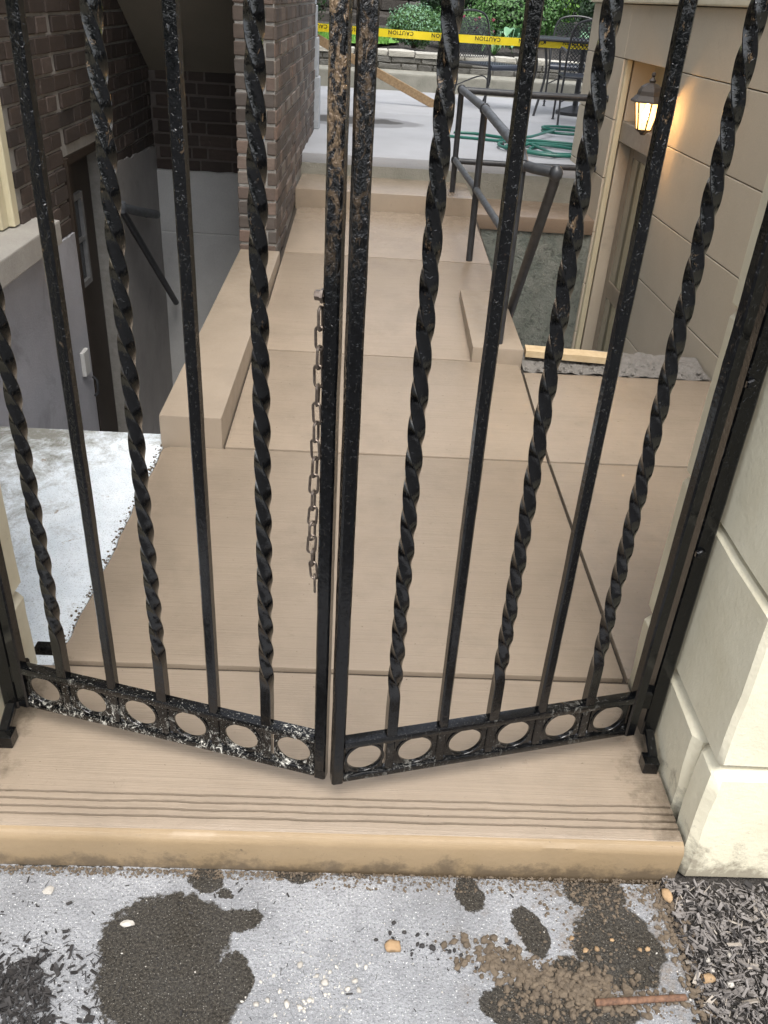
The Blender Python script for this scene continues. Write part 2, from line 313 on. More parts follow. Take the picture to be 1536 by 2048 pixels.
class MB:
    def __init__(s): s.v = []; s.f = []
    def add(s, v, f):
        k = len(s.v); s.v += [tuple(a) for a in v]; s.f += [tuple(i+k for i in q) for q in f]; return s
    def box(s, a, b):
        (x0,y0,z0),(x1,y1,z1) = a, b
        return s.add([(x0,y0,z0),(x1,y0,z0),(x1,y1,z0),(x0,y1,z0),(x0,y0,z1),(x1,y0,z1),(x1,y1,z1),(x0,y1,z1)],
                     [(0,3,2,1),(4,5,6,7),(0,1,5,4),(1,2,6,5),(2,3,7,6),(3,0,4,7)])
    def prism(s, poly, z0, z1):      # poly: list of (x,y) ccw ; z may be callables of (x,y)
        g = lambda z, q: z(*q) if callable(z) else z
        n = len(poly); v = [(q[0],q[1],g(z0,q)) for q in poly]+[(q[0],q[1],g(z1,q)) for q in poly]
        return s.add(v, [tuple(reversed(range(n))), tuple(range(n,2*n))]+[(i,(i+1)%n,n+(i+1)%n,n+i) for i in range(n)])
    def bar(s, a, b, w, h=None, up=(0,0,1)):
        a, b = Vector(a), Vector(b); h = h or w; d = (b-a).normalized(); up = Vector(up)
        if abs(d.dot(up)) > .98: up = Vector((0,1,0))
        x = d.cross(up).normalized(); y = x.cross(d); q = []
        for p in (a, b):
            for i, j in ((-1,-1),(1,-1),(1,1),(-1,1)): q.append(p+x*(i*w/2)+y*(j*h/2))
        return s.add(q, [(0,3,2,1),(4,5,6,7),(0,1,5,4),(1,2,6,5),(2,3,7,6),(3,0,4,7)])
    def tube(s, pts, r, n=10, cap=True, closed=False):
        pts = [Vector(p) for p in pts]; m = len(pts); rr = r if isinstance(r, (list, tuple)) else [r]*m
        T = []
        for i in range(m):
            if closed: t = pts[(i+1) % m]-pts[i-1]
            else: t = pts[min(i+1, m-1)]-pts[max(i-1, 0)]
            T.append(t.normalized())
        ref = Vector((0,0,1)) if abs(T[0].z) < .9 else Vector((1,0,0))
        x = T[0].cross(ref).normalized(); v = []
        for i in range(m):
            x = (x-T[i]*x.dot(T[i])).normalized(); y = T[i].cross(x)
            for k in range(n):
                a = 2*math.pi*k/n; v.append(pts[i]+(x*math.cos(a)+y*math.sin(a))*rr[i])
        f = []
        for i in range(m if closed else m-1):
            j = (i+1) % m
            for k in range(n): f.append((i*n+k, i*n+(k+1)%n, j*n+(k+1)%n, j*n+k))
        if cap and not closed: f += [tuple(reversed(range(n))), tuple(range((m-1)*n, m*n))]
        return s.add(v, f)
    def lathe(s, prof, n=16, c=(0,0,0), squash=None):
        v = []
        for (r, z) in prof:
            for k in range(n):
                a = 2*math.pi*(k+.5)/n; v.append((c[0]+r*math.cos(a), c[1]+r*math.sin(a), c[2]+z))
        m = len(prof); f = [(i*n+k, i*n+(k+1)%n, (i+1)*n+(k+1)%n, (i+1)*n+k) for i in range(m-1) for k in range(n)]
        return s.add(v, f+[tuple(reversed(range(n))), tuple(range((m-1)*n, m*n))])
    def mesh(s, name, mat, smooth=False, angle=40, bevel=0, seg=1):
        me = bpy.data.meshes.new(name); me.from_pydata(s.v, [], s.f)
        if bevel:
            bm = bmesh.new(); bm.from_mesh(me); bmesh.ops.recalc_face_normals(bm, faces=bm.faces)
            es = [e for e in bm.edges if len(e.link_faces) == 2 and e.calc_face_angle() > .5]
            bmesh.ops.bevel(bm, geom=es, offset=bevel, segments=seg, profile=.6, affect='EDGES', clamp_overlap=True); bm.to_mesh(me); bm.free()
        if mat: me.materials.append(MAT[mat])
        if smooth:
            me.shade_smooth(); me.set_sharp_from_angle(angle=R(angle))
        me.update(); return me
    def build(s, name, mat, parent=None, local=False, **kw):
        off = Vector((0,0,0)) if (parent is None or local) else wofs(parent)
        if off.length > 0: s.v = [(a[0]-off.x, a[1]-off.y, a[2]-off.z) for a in s.v]
        return link(name, s.mesh(name, mat, **kw), parent)

def recenter(o, p):
    """put a top-level mesh's origin at its own base point"""
    p = Vector(p); o.data.transform(Matrix.Translation(-p)); o.location = p; return o
def arc(c, r, a0, a1, n, plane='xz', other=0.0):
    out = []
    for i in range(n+1):
        a = a0+(a1-a0)*i/n; u, w = c[0]+r*math.cos(a), c[1]+r*math.sin(a)
        out.append({'xz': (u, other, w), 'xy': (u, w, other), 'yz': (other, u, w)}[plane])
    return out
def blockmesh(name, sx, sy, sz, mat, bev=.006, jit=.0015, seg=1, sub=0, disp=0.0, seed=0):
    rr = random.Random(seed); bm = bmesh.new(); bmesh.ops.create_cube(bm, size=1)
    bmesh.ops.scale(bm, vec=(sx, sy, sz), verts=bm.verts)
    bmesh.ops.bevel(bm, geom=list(bm.edges), offset=bev, segments=seg, profile=.55, affect='EDGES', clamp_overlap=True)
    if sub: bmesh.ops.subdivide_edges(bm, edges=[e for e in bm.edges if e.calc_length() > bev*3], cuts=sub, use_grid_fill=True)
    o = Vector((rr.random()*50, rr.random()*50, rr.random()*50))
    for v in bm.verts:
        if disp: v.co += Vector(mnoise.noise_vector(v.co*9+o))*disp + Vector(mnoise.noise_vector(v.co*28+o))*disp*.4
        v.co += Vector((rr.uniform(-jit, jit), rr.uniform(-jit, jit), rr.uniform(-jit, jit)))
    me = bpy.data.meshes.new(name); bm.to_mesh(me); bm.free(); me.materials.append(MAT[mat])
    if seg > 1 or sub: me.shade_smooth(); me.set_sharp_from_angle(angle=R(38))
    return me
def rockmesh(name, r, mat, seed, flat=.6, sub=1):
    rr = random.Random(seed); bm = bmesh.new(); bmesh.ops.create_icosphere(bm, subdivisions=sub, radius=r)
    o = Vector((rr.random()*50, rr.random()*50, rr.random()*50)); sx, sy = rr.uniform(.85, 1.25), rr.uniform(.7, 1.0)
    for v in bm.verts:
        v.co = v.co*(1+.55*mnoise.noise(v.co/r*1.3+o)+.25*mnoise.noise(v.co/r*3.1+o)); v.co = Vector((v.co.x*sx, v.co.y*sy, v.co.z*flat))
    me = bpy.data.meshes.new(name); bm.to_mesh(me); bm.free(); me.materials.append(MAT[mat]); return me

# ------------------------------------------------------------------ levels
def ramp_z(x, y): return 0.0 if y < 2.8 else .0687*(min(y, 5.93)-2.8)
SK = .015                                   # the cross joints run very slightly off square
# ================================================================== SETTING
g = MB()
for (x0,y0,x1,y1) in ((-90,-90,90,.421),(-90,.421,-8,60),(8,.421,90,60),(-8,17.5,8,60)): g.add([(x0,y0,-.14),(x1,y0,-.14),(x1,y1,-.14),(x0,y1,-.14)], [(0,1,2,3)])
tag(g.build('ground', 'asphalt'), 'dark ground stretching beyond the sidewalk and buildings', None, None, 'structure')
g = MB().box((-8,.42,-.3),(.662,1.112,-.10))
tag(g.build('sidewalk', 'sidewalk_concrete'), 'grey speckled concrete sidewalk with dark wet patches below the step', None, None, 'structure')
g = MB().box((.662,.42,-.3),(8,1.3,-.106)); g.box((-8,1.1125,-.3),(-.76,1.3,-.104))
tag(g.build('planting_bed', 'soil'), 'dark soil bed under the mulch beside the sidewalk', None, None, 'structure')

# entry step: one cast piece with a rounded nose and four traction grooves
prof = [(1.118,-.16),(1.116,-.075),(1.114,-.022),(1.117,-.010),(1.123,-.003),(1.132,0)]
for gy in (1.163,1.181,1.2,1.2185):
    prof += [(gy-.0032,0),(gy-.0024,-.009),(gy+.0002,-.0105),(gy+.0022,-.0085),(gy+.003,0)]
prof += [(1.3,0),(1.45,0),(1.600,0),(1.606,-.004),(1.608,-.012),(1.608,-.16)]
g = MB(); NX = 90; m = len(prof); xs = [-.80+1.50*i/NX for i in range(NX+1)]
for x in xs:
    for j, (y, z) in enumerate(prof):
        w = .0022*mnoise.noise((x*9, (j-6)//5*3.1, 0))+.0012*mnoise.noise((x*38, (j-6)//5*7.7, 2)) if 5 < j < m-6 else .0012*mnoise.noise((x*6, 1, j*.3))
        if z < -.1: w = 0
        g.v.append((x, y+SK*x+w, z+(.0008*mnoise.noise((x*14, y*20, 3)) if -.02 < z < 0 else 0)))
for i in range(NX):
    for j in range(m-1): g.f.append((i*m+j, (i+1)*m+j, (i+1)*m+j+1, i*m+j+1))
g.f += [tuple(range(m)), tuple(reversed(range(NX*m, NX*m+m)))]
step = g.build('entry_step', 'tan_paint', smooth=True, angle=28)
step.data.materials.append(MAT['tan_edge']); step.data.materials.append(MAT['groove_dirt_shade'])
for pl in step.data.polygons:
    if pl.index < NX*(m-1) and pl.index % (m-1) < 5: pl.material_index = 1
    elif pl.center.z < -.0085 and pl.center.y < 1.3: pl.material_index = 2
tag(step, 'tan painted concrete entry step with four grooves along its nose', None, None, 'structure')

# walkway: body + slabs
g = MB().prism([(-.735,1.606-.011),(.70,1.606+.0105),(.70,5.93),(-.735,5.93)], -1.5, lambda x, y: ramp_z(x, y)-.014)
g2 = [(-.735,1.60),(.70,1.62),(.70,2.8),(.70,5.93),(-.735,5.93),(-.735,2.8)]
g = MB(); g.prism(g2, -1.5, lambda x, y: ramp_z(x, y)-.014)
g.prism([(.70,1.62),(1.66,1.63),(1.62,2.8),(1.59,3.79),(.70,3.79),(.70,2.8)], -1.5, lambda x, y: ramp_z(x, y)-.016)
walk = g.build('walkway', 'joint_dirt'); tag(walk, 'tan painted concrete walkway rising gently towards the patio steps', None, None, 'structure')
def slab(name, poly, mat, th=.05, bev=.004, parent=walk, dz=0.0):
    return MB().prism(poly, lambda x, y: ramp_z(x, y)-th, lambda x, y: ramp_z(x, y)+dz).build(name, mat, parent, bevel=bev, seg=2, smooth=True)
J = .005
def edge_left(y0, y1, k=24):           # broken painted edge along the bare concrete
    out = []
    for i in range(k+1):
        y = y1+(y0-y1)*i/k; out.append((-.722+.010*mnoise.noise((y*7, 3, 1))+.007*mnoise.noise((y*31, 3, 5)), y))
    return out
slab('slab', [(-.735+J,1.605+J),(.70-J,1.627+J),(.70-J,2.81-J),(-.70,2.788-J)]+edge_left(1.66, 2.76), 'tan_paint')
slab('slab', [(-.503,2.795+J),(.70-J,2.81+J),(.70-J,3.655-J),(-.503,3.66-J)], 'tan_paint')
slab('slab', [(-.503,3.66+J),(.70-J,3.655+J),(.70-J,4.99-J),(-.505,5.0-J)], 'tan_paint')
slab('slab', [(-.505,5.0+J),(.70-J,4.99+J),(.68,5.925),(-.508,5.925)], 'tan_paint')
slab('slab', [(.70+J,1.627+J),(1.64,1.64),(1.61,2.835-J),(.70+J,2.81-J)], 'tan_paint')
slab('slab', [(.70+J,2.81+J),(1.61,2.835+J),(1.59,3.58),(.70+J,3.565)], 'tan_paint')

# bare concrete landing on the left and the two basement stairwells
g = MB(); poly = [(-2.2,1.3),(-.78,1.3),(-.735,1.6)]+[(x-.003, y) for (x, y) in reversed(edge_left(1.66, 2.76))]+[(-.737,2.885),(-2.2,2.875)]
g.prism(poly, -1.5, lambda x, y: -.004)
tag(g.build('landing', 'bare_concrete'), 'bare whitish concrete landing beside the painted walkway', None, None, 'structure')
for nm, x0, x1, ys, dirn, lab in (('basement_stairs', -1.45, -.737, 2.88, 1, 'concrete basement stairs going down beside the brick house'), ('basement_stairs', .702, 1.62, 3.79, 1, 'concrete basement stairs going down beside the pale stone building')):
    g = MB()
    for i in range(6): g.box((x0, ys+.28*i, -1.5),(x1, ys+.28*(i+1)-.0005, -.2-.19*i))
    g.box((x0, ys+1.68, -1.5),(x1, 6.0, -1.36))
    tag(g.build(nm, 'plaster'), lab, None, None, 'structure')
g = MB(); nn = 40; top = []
for i in range(nn+1):
    for j in range(9):
        x = .706+(1.552-.706)*i/nn; y = 3.572+.25*j/8
        top.append((x, y, ramp_z(x, y)+.004+.014*mnoise.noise((x*14, y*14, 0))+.010*mnoise.noise((x*45, y*45, 0))))
g.add(top, [(i*9+j, (i+1)*9+j, (i+1)*9+j+1, i*9+j+1) for i in range(nn) for j in range(8)])
g.box((.706,3.574,-.2),(1.555,3.822,ramp_z(0,3.57)-.012))
tag(g.build('rubble_ledge', 'rubble'), 'rough unpainted grey concrete ledge at the head of the basement stairs', None, None, 'structure')

# patio, its front step and the lower ledge at the stairwell
g = MB().box((-.525,5.932,-.1),(.66,6.50,.33)); o = g.build('patio_step', 'tan_paint', bevel=.008, seg=2, smooth=True)
o.data.materials.append(MAT['tan_edge']); tag(o, 'tan painted step below the patio edge', None, None, 'structure')
for i in range(6):
    MB().box((.44+.022*i,5.99,.3305),(.447+.022*i,6.2,.333)).build('groove_rib', 'tan_ledge', o)
g = MB().box((.662,5.94,.135),(1.60,6.50,.232)); tag(g.build('painted_ledge', 'tan_ledge', bevel=.007, seg=2, smooth=True), 'tan painted ledge above the green stained stairwell wall', None, None, 'structure')
g = MB(); 
N2 = 40; vv = []
for i in range(N2+1):
    x = .66+.96*i/N2
    for j in range(16):
        z = -1.45+1.6*j/15; vv.append((x, 5.955+.016*mnoise.noise((x*7, z*7, 1))+.008*mnoise.noise((x*22, z*22, 1)), z if j < 15 else .136))
g.add(vv, [(i*16+j, (i+1)*16+j, (i+1)*16+j+1, i*16+j+1) for i in range(N2) for j in range(15)])
tag(g.build('stairwell_wall', 'green_wall', smooth=True), 'mottled green grey concrete wall at the end of the right stairwell', None, None, 'structure')
g = MB().box((-.95,6.502,-.1),(3.4,11.62,.40)); g.box((.662,6.0,-1.4),(1.62,6.501,.133))
patio = tag(g.build('patio', 'riser_concrete'), 'pale grey concrete patio behind the steps', None, None, 'structure')
MB().box((-.95,6.495,.40),(3.4,9.2-.004,.47)).build('slab', 'patio_top', patio, bevel=.008, seg=2, smooth=True)
MB().box((-.95,9.2+.004,.40),(3.4,11.62,.47)).build('slab', 'patio_top', patio, bevel=.008, seg=2, smooth=True)
MB().box((-.93,6.488,.2),(1.45,6.4945,.405)).build('riser', 'riser_concrete', patio)
g = MB().box((-4,11.60,.3),(5,12.25,.66)); tag(g.build('patio_kerb', 'riser_concrete', bevel=.02, seg=2), 'raised concrete kerb at the back of the patio', None, None, 'structure')
# garden ground
g = MB(); nx, ny = 40, 24; vv = []
for i in range(nx+1):
    for j in range(ny+1):
        x = -6+13*i/nx; y = 12.45+10*j/ny
        vv.append((x, y, .80+.045*(y-12.45)+.05*mnoise.noise((x*1.3, y*1.3, 0))+.02*mnoise.noise((x*6, y*6, 0))))
g.add(vv, [(i*(ny+1)+j, (i+1)*(ny+1)+j, (i+1)*(ny+1)+j+1, i*(ny+1)+j+1) for i in range(nx) for j in range(ny)])
tag(g.build('garden_bed', 'soil', smooth=True), 'dark mulched garden bed behind the low stone wall', None, None, 'structure')

# ================================================================== BRICK HELPERS
BM = {}
def brick_mesh(L, mat, k):
    key = (round(L, 3), mat, k)
    if key not in BM: BM[key] = blockmesh('brick', L, .05, .0635, mat, .004, .0016, 1, seed=hash(key) % 9999)
    return BM[key]
def bricks(parent, P0, U, N, length, z0, z1, mat, keep=None, start=0.0, course=.0765):
    U, N, Z = Vector(U), Vector(N), Vector((0,0,1)); rot = Matrix((U, -N, Z)).transposed()
    off = wofs(parent); P0 = Vector(P0); cnt = 0; row = int(math.floor(z0/course)); z = row*course
    while z < z1:
        u = start-(.0 if row % 2 == 0 else .157); k = row % 2
        while u < length:
            L = .2 if k % 2 == 0 else .095; k += 1
            a, b = max(u, 0.0), min(u+L, length)
            if b-a > .04:
                um, zm = (a+b)/2, z+.038
                if keep is None or keep(um, zm, a, b):
                    LL = round((b-a)/.005)*.005
                    o = link('brick', brick_mesh(LL, mat, rnd.randrange(4)), parent)
                    o.rotation_mode = 'QUATERNION'; o.rotation_quaternion = (rot @ Matrix.Rotation(rnd.uniform(-.008, .008), 3, 'Y')).to_quaternion()
                    o.location = P0+U*um+Z*zm+N*(-.025+rnd.uniform(-.003, .003))-off; cnt += 1
            u += L+.0105
        row += 1; z = row*course
    return cnt

# ================================================================== BRICK HOUSE (left)
XL = -1.45
house = empty('brick_house', (XL, 4.2, -1.4), 0, 'dark brick house with plastered basement wall, door and cream window', 'house')
g = MB()
Zt = 6.0; core = XL-.012
g.box((-4.5,1.5,-1.4),(core,2.2,Zt)); g.box((-4.5,2.2,-1.4),(core,3.62,.44)); g.box((-4.5,2.2,1.75),(core,3.62,Zt))
g.box((-4.5,3.62,-1.4),(core,4.24,Zt)); g.box((-4.5,4.24,.72),(core,4.98,Zt)); g.box((-4.5,4.98,-1.4),(core,6.012,Zt)); g.box((-4.5,6.012,-1.4),(-.735,6.5,Zt))
g.box((-4.5,6.5,-.2),(-1.0,10.6,Zt)); g.box((-4.5,2.2,-1.4),(-1.75,6.0,Zt-.02))
wall = g.build('side_wall', 'mortar', house)
def keepL(u, z, a, b):
    y = 1.9+u
    if y < 3.64 and (1.9+b) > 2.2: return .3 < z < .44 or z > 1.76
    lim = .37+.03*mnoise.noise((y*5, 0, 0)) if y < 4.3 else .55-.05*(y-5)+.04*mnoise.noise((y*6, 1, 0))
    return z > lim
bricks(wall, (XL, 1.9, 0), (0,1,0), (1,0,0), 2.335, .2, 1.66, 'brick_dark', keepL)
bricks(wall, (XL, 4.245, 0), (0,1,0), (1,0,0), .73, .70, 1.66, 'brick_dark', lambda u, z, a, b: z > .74, .06)
bricks(wall, (XL, 4.985, 0), (0,1,0), (1,0,0), 1.01, .2, 1.66, 'brick_dark', lambda u, z, a, b: z > .55-.05*u+.04*mnoise.noise((u*6, 1, 0)))
# plaster skin over the lower side wall, with a ragged top edge against the bricks
def plaster_skin(y0, y1, base, amp, seed):
    g = MB(); k = int((y1-y0)/.02)
    f = lambda y: base(y)+amp*mnoise.noise((y*9, seed, 0))+amp*.6*mnoise.noise((y*30, seed, 3))
    v = []
    for i in range(k+1):
        y = y0+(y1-y0)*i/k; t = f(y)
        for z in (-1.4, -.9, -.5, -.1, t-.04, t): v.append((XL+.006+.006*mnoise.noise((y*3, z*3, seed)), y, z))
        v.append((XL-.03, y, t))
    g.add(v, [(i*7+j, (i+1)*7+j, (i+1)*7+j+1, i*7+j+1) for i in range(k) for j in range(6)])
    g.box((XL-.02, y0, -1.4),(XL-.0115, y1, min(f(y0), f(y1))-.08)); return g
plaster_skin(1.9, 4.235, lambda y: .385, .010, 1).build('plaster', 'plaster', house, smooth=True, angle=30)
plaster_skin(4.985, 6.0, lambda y: .575-.05*(y-5), .014, 2).build('plaster', 'plaster_warm', house, smooth=True, angle=30)
# back wall of the stairwell
g = MB().box((XL-.01,6.0,-1.4),(-.74,6.011,1.2)); bw = g.build('back_wall', 'mortar_dark', house)
bricks(bw, (XL+.005, 5.995, 0), (1,0,0), (0,-1,0), .70, .38, 1.02, 'brick_dark', None, .03)
g = MB(); vv = []; K = 30
for i in range(K+1):
    x = XL+.004+.706*i/K; t = .385+.006*mnoise.noise((x*12, 0, 0))
    for z in (-1.4, -.6, -.02, -.012, -.006, .2, t): vv.append((x, 5.978+(.006 if z == -.012 else 0)+.003*mnoise.noise((x*4, z*4, 0)), z))
    vv.append((x, 5.998, t+.004))
g.add(vv, [(i*8+j, (i+1)*8+j, (i+1)*8+j+1, i*8+j+1) for i in range(K) for j in range(7)])
g.build('plaster', 'plaster_light', house, smooth=True, angle=30)
# sloping plastered underside of the porch stairs
g = MB(); s0, s1 = (5.998, .972), (4.1, 2.17)
for x0, x1 in ((XL+.002, -.737),):
    g.add([(x0,s0[0],s0[1]),(x1,s0[0],s0[1]+.012),(x1,s1[0],s1[1]+.012),(x0,s1[0],s1[1]),(x0,s0[0],s0[1]+.35),(x1,s0[0],s0[1]+.35),(x1,s1[0],s1[1]+.35),(x0,s1[0],s1[1]+.35)],
          [(0,1,2,3),(4,7,6,5),(0,4,5,1),(1,5,6,2),(2,6,7,3),(3,7,4,0)])
g.build('stair_soffit', 'soffit_plaster', house)
MB().tube([(-1.17,5.60,1.205),(-1.185,5.57,1.19),(-1.185,5.59,1.13),(-1.17,5.63,1.10)], .008).build('hook', 'black_metal', house, smooth=True)
# basement door, recessed
g = MB().box((-1.62,4.25,-1.38),(-1.575,4.97,.71)); door = g.build('door', 'dark_wood', house)
MB().box((-1.575,4.24,-1.38),(-1.44,4.275,.715)).build('door_jamb', 'dark_wood', house)
MB().box((-1.575,4.276,.68),(-1.455,4.97,.718)).build('door_head', 'dark_wood', house)
MB().box((-1.574,4.31,.02),(-1.566,4.72,.46)).build('pane', 'window_pane', door)
fr = MB(); 
for (a, b) in (((4.30,.0),(4.33,.48)),((4.70,.0),(4.73,.48)),((4.331,.45),(4.699,.48)),((4.331,.0),(4.699,.03)),((4.505,.031),(4.525,.449))): fr.box((-1.5655,a[0],a[1]),(-1.545,b[0],b[1]))
fr.box((-1.5655,4.331,.235),(-1.548,4.504,.252)); fr.box((-1.5655,4.526,.235),(-1.548,4.699,.252))
fr.build('glazing_bar', 'glazing', door)
g = MB().box((XL+.008,4.07,-.30),(XL+.03,4.15,-.17)); g.build('switch_plate', 'plaster_light', house, bevel=.004)
MB().tube([(XL+.03,4.16,-.33),(XL+.05,4.16,-.35),(XL+.05,4.16,-.42),(XL+.03,4.16,-.44)], .007).build('latch', 'black_metal', house, smooth=True)
# cream window with stone sill
win = MB().box((-1.60,2.2,.50),(-1.565,3.62,1.75)).build('window', 'cream_paint', house)
MB().box((-1.5645,2.32,.62),(-1.56,3.40,1.70)).build('pane', 'window_pane', win)
for i, (y0, y1, xx) in enumerate(((3.56,3.62,-1.452),(3.49,3.557,-1.475),(3.44,3.487,-1.50),(3.41,3.437,-1.53))):
    MB().box((-1.5645,y0,.5605),(xx,y1,1.75)).build('casing_board', 'cream_paint', win, bevel=.004)
MB().box((-1.5645,2.3,.56),(-1.50,3.409,.60)).build('sash_rail', 'cream_paint', win)
MB().prism([(-1.60,2.1),(-1.345,2.1),(-1.345,3.78),(-1.60,3.78)], .45, lambda x, y: .548+(-1.345-x)*.06).build('window_sill', 'sill_stone', house, bevel=.006, seg=2)
# handrail going down into the left stairwell
hr = empty('stair_handrail', (-1.38, 4.83, -.4), 0, 'black pipe handrail descending along the plastered wall of the left stairwell', 'handrail')
g = MB().tube([(-1.38,5.62,.178),(-1.38,5.2,.284),(-1.38,4.83,.385)], .026, 12); g.build('rail', 'pipe_light', hr, smooth=True)
g = MB().tube([(-1.38,4.835,.375),(-1.375,4.86,.35),(-1.36,5.9,-.48)], .021, 12); g.build('rail', 'pipe_paint', hr, smooth=True)
MB().lathe([(.012,-.034),(.031,-.026),(.033,0),(.031,.026),(.012,.034)], 12, (-1.38,4.83,.384)).build('elbow', 'pipe_light', hr, smooth=True)
MB().tube([(-1.45,5.6,.17),(-1.38,5.6,.18)], .012).build('bracket', 'pipe_paint', hr, smooth=True)

# ================================================================== BRICK PIER
pier = empty('brick_pier', (-.63, 4.83, .15), 0, 'weathered brown brick pier wall rising beside the left kerb of the walkway', 'brick wall')
g = MB().box((-.735+.006,4.836,-1.45),(-.532,7.72,4.6)); pcore = g.build('pier_core', 'mortar', pier)
bricks(pcore, (-.736, 4.83, 0), (1,0,0), (0,-1,0), .206, .2, 1.72, 'brick_pier', None, 0.0)
bricks(pcore, (-.525, 4.835, 0), (0,1,0), (1,0,0), 2.88, .2, 1.66, 'brick_pier', lambda u, z, a, b: z > ramp_z(0, 4.83+u)+(.02 if 4.83+u < 5.93 else (.16 if 4.83+u < 6.5 else .28)), .0)
for i, (y0, z0, z1, pr) in enumerate(((7.722,.47,.86,.045),(7.722,.862,1.14,.03),(7.722,1.142,1.36,.015),(7.722,1.362,2.2,.004))):
    MB().box((-.74,y0,z0),(-.532+pr,y0+.14,z1)).build('end_stone', 'white_trim', pier, bevel=.006)
g = MB().box((-.5245,4.85,ramp_z(0,4.85)-.01),(-.505,5.9,ramp_z(0,4.85)+.012)); 

# ================================================================== KERBS
g = MB().prism([(-.735,2.79),(-.509,2.79),(-.512,4.84),(-.735,4.84)], -1.45, lambda x, y: .12+(y-2.79)*.037)
o = g.build('kerb', 'tan_kerb', bevel=.009, seg=2, smooth=True); recenter(o, (-.62,2.79,0)); tag(o, 'long tan painted kerb on the left of the walkway in front of the brick pier', 'kerb')
g = MB().prism([(.475,3.64),(.705,3.635),(.70,4.42),(.475,4.42)], .0, lambda x, y: .132+(y-3.64)*.035)
o = g.build('kerb', 'tan_kerb', bevel=.008, seg=2, smooth=True); recenter(o, (.59,3.64,.06)); tag(o, 'short tan painted kerb on the right of the walkway above the stairwell', 'kerb')

# ================================================================== STONE BUILDING (right)
def wx(y): return 1.56-.029*(y-3.8)
bld = empty('stone_building', (1.6, 4.5, -1.4), 0, 'pale cut stone building with a recessed basement door on the right', 'building')
def wbox(y0, y1, z0, z1, d0, d1):   # slab parallel to the wall face: d = depth behind face
    return [(wx(y0)+d0,y0),(wx(y0)+d1,y0),(wx(y1)+d1,y1),(wx(y1)+d0,y1)], z0, z1
core = MB()
for (y0, y1, z0, z1) in ((1.75,5.06,-1.45,7.5),(5.06,5.93,1.205,7.5),(5.93,6.86,-1.45,7.5)): core.prism(*wbox(y0, y1, z0, z1, .016, .42))
core.box((1.9,1.75,-1.45),(5.5,6.86,7.49)); core.build('wall_core', 'ashlar_joint', bld)
ZC = [-1.4,-1.24,-.89,-.54,-.19,.16,.51,.86,1.205,1.495]
for i in range(len(ZC)-1):
    z0, z1 = ZC[i]+.0025, ZC[i+1]-.0025
    cuts = [1.76,3.35 if i % 2 else 2.75,5.06]
    for a, b in zip(cuts, cuts[1:]): MB().prism(*wbox(a+.0025, b-.0025 if b != 5.06 else b, z0, z1, 0, .03)).build('stone', 'ashlar', bld, bevel=.0025)
    cuts = [5.93,6.40 if i % 2 else 6.25,6.86]
    for a, b in zip(cuts, cuts[1:]): MB().prism(*wbox(a+.0025, b-.0025 if b != 6.86 else b+.03, z0, z1, 0, .03)).build('stone', 'ashlar', bld, bevel=.0025)
MB().prism(*wbox(5.0625,5.9275,1.2075,1.4925,0,.03)).build('stone', 'ashlar', bld, bevel=.0025)
MB().prism(*wbox(1.76,6.9,1.4975,1.56,-.028,.03)).build('cornice', 'limestone', bld, bevel=.008, seg=2)
MB().prism(*wbox(1.76,6.9,1.565,7.4,.01,.0155)).build('upper_wall', 'ashlar', bld)
MB().prism(*wbox(5.062,5.928,.88,1.204,.20,.24)).build('transom_panel', 'cream_paint', bld)
MB().prism(*wbox(5.062,5.90,.74,.862,.05,.24)).build('door_header', 'brown_frame', bld, bevel=.005)
MB().prism(*wbox(5.89,5.928,-1.35,1.203,.012,.048)).build('door_trim', 'cream_paint', bld, bevel=.004)
MB().prism(*wbox(5.905,5.929,-1.35,1.203,.061,.2)).build('door_trim', 'ashlar', bld)
MB().prism(*wbox(5.062,5.085,-1.35,1.203,.03,.2)).build('door_trim', 'ashlar', bld)
dr = MB().prism(*wbox(5.09,5.875,-1.35,.739,.14,.17)).build('door', 'brown_frame', bld)
MB().prism(*wbox(5.17,5.79,-.12,.66,.1345,.1395)).build('pane', 'door_glass', dr)
MB().prism(*wbox(5.17,5.79,-1.2,-.24,.1345,.1395)).build('kick_panel', 'door_glass', dr)
for (a, b, z0, z1) in ((5.09,5.168,-1.35,.739),(5.792,5.875,-1.35,.739),(5.169,5.791,.662,.739),(5.169,5.791,-.238,-.122)):
    MB().prism(*wbox(a, b, z0, z1, .129, .1395)).build('door_stile', 'brown_frame', dr, bevel=.004)

# wall lantern beside the basement door
lx, ly, lz = 1.415, 4.93, 1.0
lamp = empty('wall_lantern', (lx, ly, lz-.05), 0, 'lit black wall lantern glowing orange beside the basement door', 'lantern')
g = MB().lathe([(.002,.195),(.010,.19),(.012,.18),(.006,.172),(.010,.165),(.018,.155),(.014,.145),(.03,.14),(.055,.125),(.066,.105),(.070,.085),(.095,.062),(.098,.055),(.094,.052),(.02,.052)][::-1], 6, (lx,ly,lz)); g.build('roof_cap', 'lamp_metal', lamp)
r0, r1 = .040, .068
cor = lambda r, k: (lx+r*math.cos(2*math.pi*(k+.5)/6), ly+r*math.sin(2*math.pi*(k+.5)/6))
for k in range(6):
    a0, b0, a1, b1 = cor(r0, k), cor(r0, k+1), cor(r1, k), cor(r1, k+1)
    MB().add([(*a0,lz-.075),(*b0,lz-.075),(*b1,lz+.05),(*a1,lz+.05)], [(0,1,2,3)]).build('pane', 'lamp_glass', lamp)
    MB().bar((*a0,lz-.078),(*a1,lz+.053), .007).build('frame_bar', 'lamp_metal', lamp)
MB().lathe([(.012,-.105),(.02,-.095),(.044,-.082),(.046,-.076),(.03,-.0755)], 6, (lx,ly,lz)).build('base_cap', 'lamp_metal', lamp)
